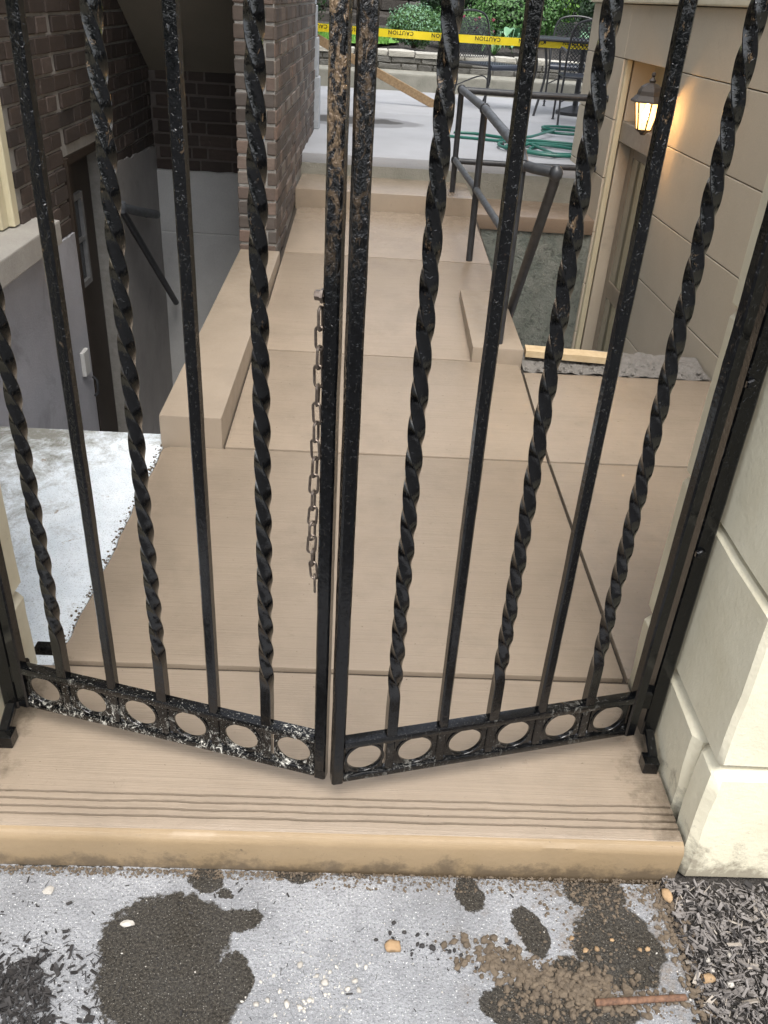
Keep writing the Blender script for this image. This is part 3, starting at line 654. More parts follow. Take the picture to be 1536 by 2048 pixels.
MB().tube([(wx(ly)-.005,ly,lz+.0),(lx+.085,ly,lz+.0),(lx+.075,ly,lz+.06),(lx+.05,ly,lz+.11)], .008).build('bracket', 'lamp_metal', lamp, smooth=True)
MB().box((wx(ly)-.012,ly-.05,lz-.09),(wx(ly)-.001,ly+.05,lz+.07)).build('back_plate', 'lamp_metal', lamp, bevel=.004)
MB().lathe([(.004,-.03),(.016,-.02),(.021,0),(.016,.018),(.008,.03),(.008,.05)], 12, (lx,ly,lz-.005)).build('bulb', 'lamp_bulb', lamp, smooth=True)
ll = bpy.data.lights.new('lantern_light', 'POINT'); ll.energy = 44; ll.color = (1.0, .52, .17); ll.shadow_soft_size = .024
lo = bpy.data.objects.new('lantern_light', ll); COL.objects.link(lo); lo.parent = lamp; lo.location = (-.0, -.0, .045)
for ch in lamp.children:
    if ch.name.startswith('pane'): ch.visible_shadow = True

# ================================================================== GATE PILLARS
def pillar(name, loc, label, side):
    e = empty(name, loc, 0, label, 'pillar')
    W, D = .62, .52
    zs = [(0,.327,0,0),(.333,.698,.003,0),(.701,1.07,.006,0),(1.076,1.44,.004,0),(1.446,1.81,.006,0),(1.816,2.1,.004,0)]
    MB().box((.025,.025,.0),(W-.03,D-.03,2.1)).build('core', 'limestone_joint', e, local=True) if side > 0 else MB().box((-W+.03,.025,0),(-.025,D-.03,2.1)).build('core', 'limestone_joint', e, local=True)
    for i, (z0, z1, ins, _) in enumerate(zs):
        cut = [.0,.10,D] if i == 0 else [.0,D]
        for a, b in zip(cut, cut[1:]):
            w = W-ins; d = b-a-.006-(ins if a == 0 else 0); h = z1-z0-.004
            me = blockmesh('stone', w, d, h, 'limestone', .017 if i == 0 else .010, .0004, 1, sub=5, disp=.0045 if i == 0 else .0022, seed=i*7+int(a*100)+(3 if side > 0 else 40))
            o = link('stone', me, e); o.location = (side*(ins+w/2), a+(ins if a == 0 else 0)+.003+d/2, (z0+z1)/2)
            o.rotation_euler = (rnd.uniform(-.004,.004), rnd.uniform(-.004,.004), rnd.uniform(-.01,.01))
    return e
pillar('stone_pillar', (.706, 1.128, -.11), 'cream limestone gate pillar of bevelled blocks at the right end of the step', 1)
pillar('stone_pillar', (-.778, 1.105, -.11), 'pale limestone gate pillar at the left edge behind the hinge post', -1)

# ================================================================== GATE
def square_bar(h0, h1, w, seed):
    g = MB(); b = w/2; c = .0035; n = 60; v = []
    ring = [(-b+c,-b),(b-c,-b),(b,-b+c),(b,b-c),(b-c,b),(-b+c,b),(-b,b-c),(-b,-b+c)]
    for i in range(n+1):
        z = h0+(h1-h0)*i/n; ox = .0006*mnoise.noise((seed, z*8, 0)); oy = .0006*mnoise.noise((seed, z*8, 5)); k = 1+.035*mnoise.noise((seed*3.3, z*30, 9))
        v += [(x*k+ox, y*k+oy, z) for x, y in ring]
    g.add(v, [(i*8+k, i*8+(k+1)%8, (i+1)*8+(k+1)%8, (i+1)*8+k) for i in range(n) for k in range(8)]+[tuple(range(7,-1,-1)), tuple(range(n*8, n*8+8))])
    return g
def twist_bar(h0, h1, w, seed, phase=0.0):
    g = MB(); b = w/2*1.06; c = .0014; n = 320; v = []
    ring = [(-b+c,-b),(0,-b*1.0),(b-c,-b),(b,-b+c),(b,0),(b,b-c),(b-c,b),(0,b),(-b+c,b),(-b,b-c),(-b,0),(-b,-b+c)]; m = len(ring)
    t0 = h0+.085
    for i in range(n+1):
        z = h0+(h1-h0)*i/n; s = max(0.0, z-t0); s = s*s/(2*.05) if s < .05 else s-.025
        s = min(s, h1-.09-t0); a = -2*math.pi*s/.235+phase; ca, sa = math.cos(a), math.sin(a); k = 1+.03*mnoise.noise((seed*3.7, z*30, 9))
        v += [((x*ca-y*sa)*k, (x*sa+y*ca)*k, z) for x, y in ring]
    g.add(v, [(i*m+k, i*m+(k+1)%m, (i+1)*m+(k+1)%m, (i+1)*m+k) for i in range(n) for k in range(m)]+[tuple(range(m-1,-1,-1)), tuple(range(n*m, n*m+m))])
    return g
def gate_leaf(loc, rz, L, first, pitch, label, hinge, flip):
    e = empty('gate_leaf', loc, rz, label, 'gate leaf', 'pair of wrought iron gate leaves')
    top = 1.82; fy = .013                                   # local y: centre line behind the front face
    def sub(g, name, mat, x=0, **kw):
        if flip and mat == 'iron_rail': mat = 'iron_rail_clean'
        o = g.build(name, mat, e, local=True, **kw); o.location = (x, fy if not flip else -fy, 0); return o
    sub(square_bar(0, top, .025, 1), 'stile', 'iron_gold_glint' if flip else 'iron_bronze_glint', L-.0125, smooth=True)
    sub(square_bar(0, top, .026, 2), 'stile', 'iron', hinge, smooth=True)
    a, b = hinge+.012, L-.0245
    hb = .022
    sub(MB().box((a,-.012,.0965),(b,.012,.114)), 'top_rail', 'iron_rail', bevel=.003, seg=2, smooth=True)
    sub(MB().box((a,-.010,0),(b,.010,.0155)), 'bottom_rail', 'iron_rail', bevel=.003, seg=2, smooth=True)
    sub(MB().box((a,-.011,top-.06),(b,.011,top-.038)), 'head_rail', 'iron', bevel=.003)
    xs = [first+pitch*i for i in range(5)]
    for i, x in enumerate(xs):
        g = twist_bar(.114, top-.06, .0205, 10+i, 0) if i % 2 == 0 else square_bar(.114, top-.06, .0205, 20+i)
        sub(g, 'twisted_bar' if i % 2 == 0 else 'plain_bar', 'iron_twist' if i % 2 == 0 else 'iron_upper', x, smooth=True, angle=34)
        sub(MB().box((-.009,-.008,.0160),(.009,.008,.0960)), 'spacer', 'iron_rail', x, bevel=.002)
    cs = [hinge+.013] + xs + [L-.0245]
    for i in range(6):
        cx = (cs[i]+(.010 if i else 0)+cs[i+1]-(.010 if i < 5 else 0))/2; n = 36; v = []; f = []
        ro, ri, d = .0412, .0352, .0050
        for k in range(n):
            t = 2*math.pi*k/n; wob = 1+.012*mnoise.noise((math.cos(t)*2, math.sin(t)*2, i))
            # slightly wider than tall, as cast
            for (r, y) in ((ro,-d),(ri+.001,-d),(ri,-d+.0015),(ri,d-.0015),(ri+.001,d),(ro,d)): v.append((r*wob*math.cos(t)*1.02, y, .056+r*wob*math.sin(t)))
        for k in range(n):
            q = (k+1) % n
            for j in range(6): f.append((k*6+j, k*6+(j+1)%6, q*6+(j+1)%6, q*6+j))
        sub(MB().add(v, f), 'ring', 'iron_rail', cx, smooth=True, angle=50)
        pv, pf = [], []; hw = (cs[i+1]-cs[i])/2-.009
        for y in (-.003, .003):
            for k in range(n):
                t = 2*math.pi*k/n; a_, b_ = math.cos(t), math.sin(t); q_ = 1/max(abs(a_)/hw, abs(b_)/.0412)
                pv += [((ri+.002)*1.02*a_, y, .056+(ri+.002)*b_), (q_*a_, y, .056+q_*b_)]
        for k in range(n):
            q = (k+1) % n; pf += [(k*2, q*2, q*2+1, k*2+1), (n*2+k*2, n*2+k*2+1, n*2+q*2+1, n*2+q*2)]
        sub(MB().add(pv, pf), 'ring_plate', 'iron_rail', cx)
        for s_ in (-1, 1):                                    # weld fillets where the ring meets its neighbours
            for zz in (.019, .093):
                g = MB().lathe([(.0005,-.008),(.0055,-.004),(.0065,0),(.0055,.004),(.0005,.008)], 7, (s_*.0445, 0, zz)); sub(g, 'weld', 'iron_rail', cx, smooth=True)
    return e
lA = math.atan2(-.1719, .676)
left = gate_leaf((-.729, 1.3886, .06), lA, .7075, .118, .1153, 'left wrought iron gate leaf with twisted bars and a paint splattered ring rail', .008, False)
rA = math.atan2(-.179, -.6827)
right = gate_leaf((.6470, 1.3777, .06), rA, .697, .1333, .1105, 'right wrought iron gate leaf with twisted bars and a cleaner ring rail', .012, True)

def hinge_post(loc, label, side):
    e = empty('hinge_post', loc, 0, label, 'gate post', 'hinge posts bolted to the stone pillars')
    w = .034
    o = square_bar(0, 1.95, w, 5+side).build('post', 'iron', e, local=True, smooth=True)
    for z in (.50, .86, 1.4):
        bo = MB().lathe([(.0115,0),(.0115,.006),(.009,.009),(.002,.010)], 6).build('bolt', 'iron', e, local=True)
        bo.location = (-side*.006, -w/2-.001, z); bo.rotation_euler = (R(90), 0, 0)
    for z in (.10, 1.3):
        MB().box((-.03 if side > 0 else -.01,-.016,z-.025),(.01 if side > 0 else .03,.016,z+.025)).build('hinge_knuckle', 'iron', e, local=True, bevel=.004).location = (-side*.018, .0, 0)
    MB().box((-.017,-.018,-.045),(.017,.018,-.012)).build('pivot_block', 'iron', e, local=True, bevel=.002).location = (-side*.006, -.075, .0)
    MB().bar((0,-.07,-.018),(0,.0,.015), .022, .018).build('pivot_arm', 'iron', e, local=True, bevel=.003)
    return e
hinge_post((.684, 1.412, .045), 'black iron hinge post bolted to the right limestone pillar', 1)
hinge_post((-.752, 1.412, .045), 'black iron hinge post bolted to the left limestone pillar', -1)
MB_l = MB().box((-.03,-.012,-.012),(.03,.012,.012))
o = MB_l.build('gate_stop', 'iron', bevel=.002); o.location = (-.70, 1.52, .115); tag(o, 'small black metal stop block behind the left gate hinge', 'gate stop')

# chain with its bolt, hanging from the left meeting stile
ux, uy = math.cos(lA), math.sin(lA)
def leafpt(s, y, z): return Vector((-.729+ux*s-uy*y, 1.3886+uy*s+ux*y, .06+z))
c0 = leafpt(.6815, .010, .998)
chain = empty('chain', (c0.x, c0.y, .56), 0, 'small rusty steel chain hanging from the left gate stile', 'chain')
g = MB().lathe([(.005,-.016),(.005,-.004),(.0115,-.004),(.0115,.0),(.008,.001),(.008,.009),(.006,.010)], 6)
b = g.build('bolt', 'chain_steel', chain, local=True); b.location = (-.004, 0, c0.z-.56+.012); b.rotation_euler = (0, R(-90), lA)
def link_mesh():
    a, r, pts = .0112, .0068, []
    for i in range(9): t = math.pi*i/8; pts.append((r*math.cos(t), 0, a+r*math.sin(t)))
    for i in range(9): t = math.pi+math.pi*i/8; pts.append((r*math.cos(t), 0, -a+r*math.sin(t)))
    return MB().tube(pts, .0023, 7, closed=True).mesh('link', 'chain_steel', smooth=True)
LM = link_mesh(); zc = c0.z-.56-.008; px_ = -.004
for i in range(17):
    o = link('link', LM, chain); tw = rnd.uniform(-.25, .25)+(.5 if i > 14 else 0)*rnd.uniform(-1, 1)
    px_ += (-.0006 if i < 14 else rnd.choice((-.0022, .0026, .001)))
    o.location = (px_, .004*math.sin(i*.5), zc-.015); zc -= .0312 if i < 12 else .0285
    o.rotation_euler = (rnd.uniform(-.05,.05), rnd.uniform(-.08,.08)+(.0 if i < 14 else rnd.uniform(-.3,.3)), (0 if i % 2 else R(80))+lA+tw)

# ================================================================== PIPE RAILING (right of walkway)
rail = empty('pipe_railing', (.57, 5.0, .15), 0, 'weathered black pipe railing along the right of the walkway and across the stairwell', 'railing')
def pipe(name, pts, r, mat='pipe_paint'): return MB().tube(pts, r, 14).build(name, mat, rail, smooth=True)
pipe('post', [(.533,6.12,.33),(.533,6.12,.945)], .019); pipe('post', [(.575,5.03,ramp_z(0,5.03)),(.572,5.03,.945)], .019)
pipe('post', [(.598,3.70,.13),(.598,3.70,.90)], .018)
pipe('top_rail', [(.533,6.12,.963),(.572,5.03,.965),(.596,3.75,.935),(.598,3.68,.90)], .022, 'pipe_light')
pipe('middle_rail', [(.533,6.12,.535),(.572,5.03,.55),(.598,3.70,.575)], .018, 'pipe_light')
pipe('cross_rail', [(.533,6.12,.96),(1.0,6.13,.955),(1.50,6.14,.96)], .021); pipe('cross_rail', [(.533,6.12,.53),(1.0,6.13,.527),(1.50,6.14,.53)], .019)
pipe('end_rail', [(.598,3.70,.895),(.64,3.66,.89),(.712,3.62,.885)], .021); pipe('stair_rail', [(.722,3.61,.882),(.724,3.63,.845),(.715,4.25,.06),(.715,4.7,-.50)], .022)
for c, r in (((.533,6.12,.963),.029),((.572,5.03,.962),.029),((.60,3.695,.895),.027),((.722,3.61,.884),.029),((.533,6.12,.535),.029),((.573,5.03,.55),.025)):
    MB().lathe([(r*.4,-r),(r*.85,-r*.6),(r,0),(r*.85,r*.6),(r*.4,r)], 14, c).build('pipe_fitting', 'pipe_paint', rail, smooth=True)

# ================================================================== LOOSE BOARDS, HOSE, TAPE
bd = MB()
pts = []
for i in range(13):
    t = i/12; x = -.21+.42*t
    for (y, z) in ((-.036,0),(.036,0),(.036,.03),(-.036,.03)): pts.append((x, y+.002*mnoise.noise((x*9, y*30, 0)), z+(.003*mnoise.noise((x*14, y*60, 2)) if z else 0)))
bd.add(pts, [(i*4+k, i*4+(k+1)%4, (i+1)*4+(k+1)%4, (i+1)*4+k) for i in range(12) for k in range(4)]+[(3,2,1,0),(48,49,50,51)])
o = bd.build('wooden_board', 'pale_wood'); o.location = (.935, 3.70, .082); o.rotation_euler = (R(2), R(1), R(-3)); tag(o, 'short raw wooden board lying on the rough ledge by the right stairwell', 'board')
pb = MB().bar((.60, 9.97, .49), (-.97, 10.02, 1.17), .04, .085); pv = pb.v
o = pb.build('wooden_plank', 'old_wood', bevel=.004); recenter(o, (.60,9.97,.47)); tag(o, 'long brown wooden plank leaning diagonally across the patio', 'plank')
hz = .483; hose = MB(); hp = []
for i in range(150):
    t = i/149; a = t*2*math.pi*4.4+2.2; rr = .21+.13*t+.03*math.sin(a*1.7)
    hp.append((1.40+rr*1.25*math.cos(a)+.05*math.sin(a*.6), 7.22+rr*.95*math.sin(a)+.04*math.cos(a*.45), hz+.010*(i % 34)/34+.012*t))
hp += [(1.20,7.62,hz+.01),(1.02,7.85,hz),(.85,7.97,hz),(.66,7.98,hz),(.4,7.93,hz),(.2,8.05,hz)][0:4]
hose.tube(hp, .0115, 8)
o = hose.build('garden_hose', 'hose_green', smooth=True); recenter(o, (1.4,7.22,.47)); tag(o, 'green garden hose coiled on the patio by the stone building', 'hose')
hose2 = MB().tube([(1.75+.24*math.cos(a)*1.1, 8.35+.2*math.sin(a), hz+.004*a) for a in [i*.25 for i in range(42)]]+[(1.3,7.75,hz+.03),(1.0,7.60,hz),(.80,7.66,hz),(.60,7.7,hz)], .0115, 8)
tp = o; hh = hose2.build('hose_loop', 'hose_green', o, smooth=True)
MB().tube([(.985,7.43,hz+.002),(1.03,7.43,hz+.004)], .019, 8).build('nozzle', 'black_metal', o, smooth=True)
# caution tape
t0, t1 = Vector((-.98,10.0,1.145)), Vector((3.3,9.6,1.175)); tw = (t1-t0).normalized()
g = MB(); v = []; K = 60
for i in range(K+1):
    q = t0.lerp(t1, i/K); q.z -= .03*math.sin(math.pi*i/K); ln = .010*mnoise.noise((i*.2, 0, 0))
    v += [(q.x, q.y-ln, q.z-.036), (q.x, q.y+ln, q.z+.036)]
g.add(v, [(i*2, i*2+2, i*2+3, i*2+1) for i in range(K)])
v2 = [(a, b+.0015, c) for (a, b, c) in v]; g.add(v2, [(i*2, i*2+1, i*2+3, i*2+2) for i in range(K)])
tape = g.build('caution_tape', 'tape_yellow'); recenter(tape, t0); tag(tape, 'yellow caution tape with upside down lettering stretched across the patio', 'tape')
fc = bpy.data.curves.new('lettering', 'FONT'); fc.body = 'CAUTION'; fc.size = .052; fc.offset = .0012; fc.align_x = 'CENTER'; fc.align_y = 'CENTER'; fc.space_character = 1.15
fo = bpy.data.objects.new('lettering_src', fc); COL.objects.link(fo); bpy.context.view_layer.update()
fm = bpy.data.meshes.new_from_object(fo.evaluated_get(bpy.context.evaluated_depsgraph_get())); COL.objects.unlink(fo); bpy.data.objects.remove(fo)
fm.materials.clear(); fm.materials.append(MAT['tape_ink']); fm.name = 'lettering'
for k in range(8):
    s = (.30+.44*k)/t0.__sub__(t1).length
    if s > .95: break
    q = t0.lerp(t1, s); q.z -= .03*math.sin(math.pi*s)
    o = link('lettering', fm, tape); o.location = q-t0+Vector((-.004, -.014, .012)); o.rotation_euler = (R(90), R(180), math.atan2(tw.y, tw.x)); o.scale = (1, .95, 1)

# ================================================================== PATIO FURNITURE
def tubes(e, name, mat, lst, r): 
    for p in lst: MB().tube(p, r, 8).build(name, mat, e, local=True, smooth=True)
def smoothp(p, k=5):
    p = [Vector(q) for q in p]; out = []
    for i in range(len(p)-1):
        a, b, c, d = p[max(i-1,0)], p[i], p[i+1], p[min(i+2,len(p)-1)]
        for j in range(k):
            t = j/k; out.append(.5*((2*b)+(c-a)*t+(2*a-5*b+4*c-d)*t*t+(3*b-a-3*c+d)*t*t*t))
    return out+[p[-1]]
def lattice(x0, x1, y0, y1, z, s, w, zf=None):
    """expanded-metal mesh panel as crossing thin strips"""
    g = MB(); n = int((x1-x0+y1-y0)/s)
    zz = zf or (lambda x, y: z)
    for sgn in (1, -1):
        for i in range(n+1):
            t = i*s
            if sgn > 0: a = (x0+t, y0) if x0+t <= x1 else (x1, y0+t-(x1-x0)); b = (x0, y0+t) if y0+t <= y1 else (x0+t-(y1-y0), y1)
            else: a = (x1-t, y0) if x1-t >= x0 else (x0, y0+t-(x1-x0)); b = (x1, y0+t) if y0+t <= y1 else (x1-t+(y1-y0), y1)
            if (Vector(a)-Vector(b)).length > s: g.bar((*a, zz(*a)), (*b, zz(*b)), w, .003)
    return g
def chair(loc, rz, label):
    e = empty('patio_chair', loc, rz, label, 'chair', 'black metal patio chairs')
    S, D = .25, .23     # half width, half depth; local front = -y
    for s in (-1, 1):
        tubes(e, 'arm', 'black_metal', [smoothp([(s*S,.25,.63),(s*(S+.03),.1,.655),(s*(S+.03),-.12,.645),(s*(S+.025),-.23,.60),(s*S,-.255,.42),(s*S,-.25,.0)])], .0105)
        tubes(e, 'leg', 'black_metal', [smoothp([(s*S,.27,.43),(s*S,.22,.25),(s*S,.30,.0)])], .0105)
        MB().lathe([(.018,0),(.018,.006),(.008,.012)], 8, (s*S,-.25,0)).build('foot', 'black_metal', e, local=True); MB().lathe([(.018,0),(.018,.006),(.008,.012)], 8, (s*S,.30,0)).build('foot', 'black_metal', e, local=True)
    tubes(e, 'back_frame', 'black_metal', [smoothp([(-S,.25,.42),(-S,.29,.65),(-S+.03,.335,.84),(-.1,.35,.90),(.1,.35,.90),(S-.03,.335,.84),(S,.29,.65),(S,.25,.42)])], .0105)
    tubes(e, 'seat_frame', 'black_metal', [[(-S,-.25,.42),(S,-.25,.42)],[(-S,.25,.42),(S,.25,.42)],[(-S,-.25,.42),(-S,.25,.42)],[(S,-.25,.42),(S,.25,.42)]], .009)
    lattice(-S+.005,S-.005,-.25,.25,.425,.036,.008).build('seat_mesh', 'mesh_metal', e, local=True)
    MB().tube([(-S+.01,-.262,.405),(S-.01,-.262,.405)], .028, 10).build('seat_roll', 'mesh_metal', e, local=True, smooth=True)
    g = lattice(-S+.02,S-.02,.46,.84,0,.036,.007); g.v = [(x, .262+(y-.44)*.19+z, y) for (x, y, z) in g.v]; g.build('back_mesh', 'black_metal', e, local=True)
    tubes(e, 'brace', 'black_metal', [smoothp([(-S,.22,.2),(0,.1,.3),(S,.22,.2)])], .007)
    return e
chair((1.17,10.32,.47), R(38), 'black metal patio armchair standing alone left of the patio table')
chair((2.02,9.28,.47), R(175), 'black metal patio chair in front of the mesh table')
chair((2.20,11.05,.47), R(-10), 'black metal patio chair behind the mesh table')
tb = empty('patio_table', (2.12,10.12,.47), 0, 'black mesh topped patio table beside the stone building', 'table')
tubes(tb, 'rim', 'black_metal', [[(-.55,-.42,.70),(.55,-.42,.70),(.55,.42,.70),(-.55,.42,.70),(-.55,-.42,.70)]], .014)
lattice(-.54,.54,-.41,.41,.705,.042,.016).build('table_top', 'mesh_metal', tb, local=True)
for sx in (-1, 1):
    for sy in (-1, 1): tubes(tb, 'leg', 'black_metal', [smoothp([(sx*.48,sy*.36,.69),(sx*.42,sy*.31,.4),(sx*.5,sy*.38,0)])], .013)
MB().lathe([(.20,0),(.20,.03),(.12,.06),(.03,.09),(.025,.68)], 18).build('umbrella_base', 'black_metal', tb, local=True, smooth=True)

# ================================================================== GARDEN
sw = empty('seat_wall', (1.0,12.3,.66), 0, 'low grey stone garden wall with pale cap stones behind the patio', 'stone wall')
MB().box((-4,12.22,.5),(5,12.5,.80)).build('wall_core', 'limestone_joint', sw)
x = -3.0
while x < 4.2:
    w = rnd.uniform(.24,.46); me = blockmesh('cap_stone', w-.012, .34, .062, 'cap_stone', .010, .004, 2, 1, .010, int(x*100)+900)
    o = link('cap_stone', me, sw); o.location = Vector((x+w/2, 12.35+rnd.uniform(-.015,.015), .84+rnd.uniform(-.008,.008)))-Vector((1.0,12.3,.66)); x += w
for row, (z0, h) in enumerate(((.655,.075),(.733,.072))):
    x = -3.0
    while x < 4.2:
        w = rnd.uniform(.16,.42); me = blockmesh('stone', w-.010, .06, h-.006, 'wall_stone', .008, .003, 1, 1, .008, int(x*90)+row*777+300)
        o = link('stone', me, sw); o.location = Vector((x+w/2, 12.215+rnd.uniform(-.008,.008), z0+h/2))-Vector((1.0,12.3,.66)); x += w
# dark stone house corner at the back
dh = empty('stone_outbuilding', (-.6,17.5,.9), 0, 'dark stone building corner beyond the garden shrubs', 'building')
MB().box((-4,17.4,.6),(.62,19.5,3.2)).build('wall_core', 'mortar_dark', dh)
for row in range(7):
    x = -1.6-(row % 2)*.2
    while x < .55:
        w = min(rnd.uniform(.28,.55), .64-x)
        if w > .1:
            me = blockmesh('stone', w-.018, .1, .162, 'dark_stone' if x+w < .5 else 'wall_stone', .012, .006, 1, 1, .012, int(x*77)+row*31+5000)
            o = link('stone', me, dh); o.location = Vector((x+w/2, 17.36, .78+row*.18))-Vector((-.6,17.5,.9))
        x += w
MB().box((-3.0,15.9,.82),(.1,16.4,1.03)).build('step', 'dark_stone', dh, bevel=.02)
MB().box((-3.0,16.4,.82),(.3,17.2,1.17)).build('step', 'dark_stone', dh, bevel=.02)
g = MB(); vv = [(-3.2,13.1),(-.15,13.1),(.25,13.6),(.15,15.6),(-3.2,15.6)]
g.add([(x, y, .855+.045*(y-12.45)) for x, y in vv], [tuple(range(5))])
lw = g.build('lawn', 'grass'); tag(lw, 'small patch of bright green lawn beyond the garden wall', None, None, 'structure')
gb = MB()
for i in range(5000):
    x, y = rnd.uniform(-3.0,.1), rnd.uniform(13.15,15.5); z = .855+.045*(y-12.45); a = rnd.uniform(0,6.28); h = rnd.uniform(.03,.07)
    gb.add([(x-.006*math.cos(a),y-.006*math.sin(a),z),(x+.006*math.cos(a),y+.006*math.sin(a),z),(x+rnd.uniform(-.02,.02),y+rnd.uniform(-.02,.02),z+h)], [(0,1,2)])
tag(gb.build('grass', 'grass'), 'short grass blades of the lawn beyond the garden wall', 'grass', None, 'stuff')

def leaves(c, rad, n, size, seed, shell=.55, flat=0.0):
    rr = random.Random(seed); g = MB(); o = Vector((seed*1.7, seed*.3, 0))
    for i in range(n):
        while True:
            d = Vector((rr.uniform(-1,1), rr.uniform(-1,1), rr.uniform(-1,1)))
            if .05 < d.length < 1: break
        d.normalize(); k = shell+(1-shell)*rr.random()**.5; lump = 1+.22*mnoise.noise(d*2.3+o)+.12*mnoise.noise(d*6+o)
        p = Vector((d.x*rad[0], d.y*rad[1], d.z*rad[2]))*k*lump+Vector(c)
        nrm = (d+Vector((rr.uniform(-.8,.8), rr.uniform(-.8,.8), rr.uniform(-.3,.9)))).normalized()
        t = nrm.cross(Vector((rr.uniform(-1,1), rr.uniform(-1,1), rr.uniform(-1,1)))).normalized(); b = nrm.cross(t)
        L = size*rr.uniform(.7,1.3); w = L*.52
        g.add([p-t*L*.5, p+b*w*.5+nrm*L*.06, p+t*L*.5, p-b*w*.5+nrm*L*.06], [(0,1,2,3)])
    return g
def shrub(name, c, rad, n, size, mat, label, seed, group=None, cat='shrub', mat2=None):
    base = (c[0], c[1], c[2]-rad[2]); e = empty(name, base, 0, label, cat, group)
    rr = random.Random(seed)
    for k in range(4):
        a = rr.uniform(0,6.28); MB().tube([(c[0]+.04*math.cos(a),c[1]+.04*math.sin(a),c[2]-rad[2]*1.05),(c[0]+rad[0]*.3*math.cos(a),c[1]+rad[1]*.3*math.sin(a),c[2]-.2*rad[2]),(c[0]+rad[0]*.6*math.cos(a),c[1]+rad[1]*.6*math.sin(a),c[2]+.4*rad[2])], [.02,.014,.005], 6).build('stem', 'bark', e)
    leaves(c, rad, n, size, seed).build('foliage', mat, e)
    leaves(c, tuple(r*.72 for r in rad), n//3, size*1.2, seed+50, .2).build('inner_foliage', 'leaf_dark', e)
    if mat2: leaves((c[0],c[1]-.03,c[2]+rad[2]*.1), rad, n//4, size, seed+90, .9).build('new_growth', mat2, e)
    return e
shrub('round_shrub', (.42,13.0,1.13), (.36,.34,.24), 5200, .028, 'leaf_mid', 'neatly clipped round green shrub behind the garden wall', 1, mat2='leaf_blue')
shrub('round_shrub', (1.08,13.9,1.14), (.55,.40,.26), 5200, .032, 'leaf_mid', 'second green shrub half hidden behind the first gate bar to the right', 2)
shrub('leafy_shrub', (2.05,14.9,1.30), (.8,.5,.42), 4200, .055, 'leaf_mid', 'loose green shrub behind the pink flowers', 3)
shrub('leafy_shrub', (2.5,16.3,1.75), (.8,.6,.75), 3800, .08, 'leaf_bright', 'bright yellow green bush at the back of the garden', 4)
shrub('dark_yew', (3.55,14.6,1.6), (.95,.8,1.1), 6500, .055, 'leaf_dark', 'dark evergreen yew behind the patio table', 5)
shrub('dark_yew', (-1.35,14.2,1.5), (.55,.6,.85), 4200, .05, 'leaf_dark', 'dark evergreen just right of the brick pier', 6)
shrub('leafy_shrub', (1.3,17.6,1.9), (1.0,.6,1.0), 4200, .08, 'leaf_dark', 'tall dark green bush behind the clipped shrubs', 7)
shrub('leafy_shrub', (4.6,16.8,2.2), (1.5,.9,1.5), 5200, .09, 'leaf_dark', 'tall dark foliage at the far right of the garden', 8)
shrub('leafy_shrub', (3.3,17.9,2.0), (1.2,.6,1.2), 4200, .09, 'leaf_mid', 'tall green bush far behind the dark yew', 9)
shrub('leafy_shrub', (-.2,21.5,3.4), (5.5,1.0,3.0), 6000, .26, 'leaf_dark', 'high dark hedge beyond the stone outbuilding', 10)
# hostas with big leaves
def hosta(c, n, L, mat, label, seed):
    rr = random.Random(seed); e = empty('hosta', c, 0, label, 'plant', 'broad leaved plants in the bed')
    for i in range(n):
        a = 2*math.pi*i/n+rr.uniform(-.3,.3); r = rr.uniform(.25,1); ll = L*rr.uniform(.8,1.2); g = MB(); v = []
        h0 = .10+.20*(1-r); dirv = Vector((math.cos(a), math.sin(a), 0)); sd = Vector((-math.sin(a), math.cos(a), 0))
        for k in range(6):
            t = k/5; q = dirv*(.05+r*.10+ll*t)+Vector((0,0,h0+.10*t-.22*t*t)); w = ll*.36*math.sin(math.pi*min(1, .12+t*.88))**.8
            v += [q-sd*w+Vector((0,0,.02)), q, q+sd*w+Vector((0,0,.02))]
        g.add(v, [(k*3+j, k*3+j+1, k*3+j+4, k*3+j+3) for k in range(5) for j in range(2)])
        g.tube([(0,0,0), tuple(dirv*(.05+r*.1)+Vector((0,0,h0)))], .006, 5)
        g.build('leaf', mat, e, local=True, smooth=True)
    return e
hosta((1.78,13.35,.92), 20, .17, 'leaf_hosta', 'blue green broad leaved hosta right of the pink flowers', 11)
hosta((2.85,13.2,.98), 16, .15, 'leaf_hosta', 'pale broad leaved hosta beside the dark yew', 12)
hosta((1.52,12.95,.86), 12, .10, 'leaf_mid', 'small broad leaved plant at the front of the bed', 13)
fl = empty('flower_clump', (1.35,13.2,.86), 0, 'clump of dark stems with small pink flowers', 'plant')
for i in range(26):
    a, r = rnd.uniform(0,6.28), rnd.uniform(.02,.28); h = rnd.uniform(.18,.42); q = (r*math.cos(a), r*math.sin(a)*.6, h)
    MB().tube([(q[0]*.3,q[1]*.3,0), q], .004, 4).build('stem', 'leaf_dark', fl, local=True)
    if i % 4 == 0:
        leaves(q, (.026,.026,.022), 26, .024, 300+i, .3).build('flower', 'flower_pink', fl, local=True)
leaves((0,0,.17), (.32,.2,.16), 420, .06, 401, .2).build('foliage', 'leaf_dark', fl, local=True)

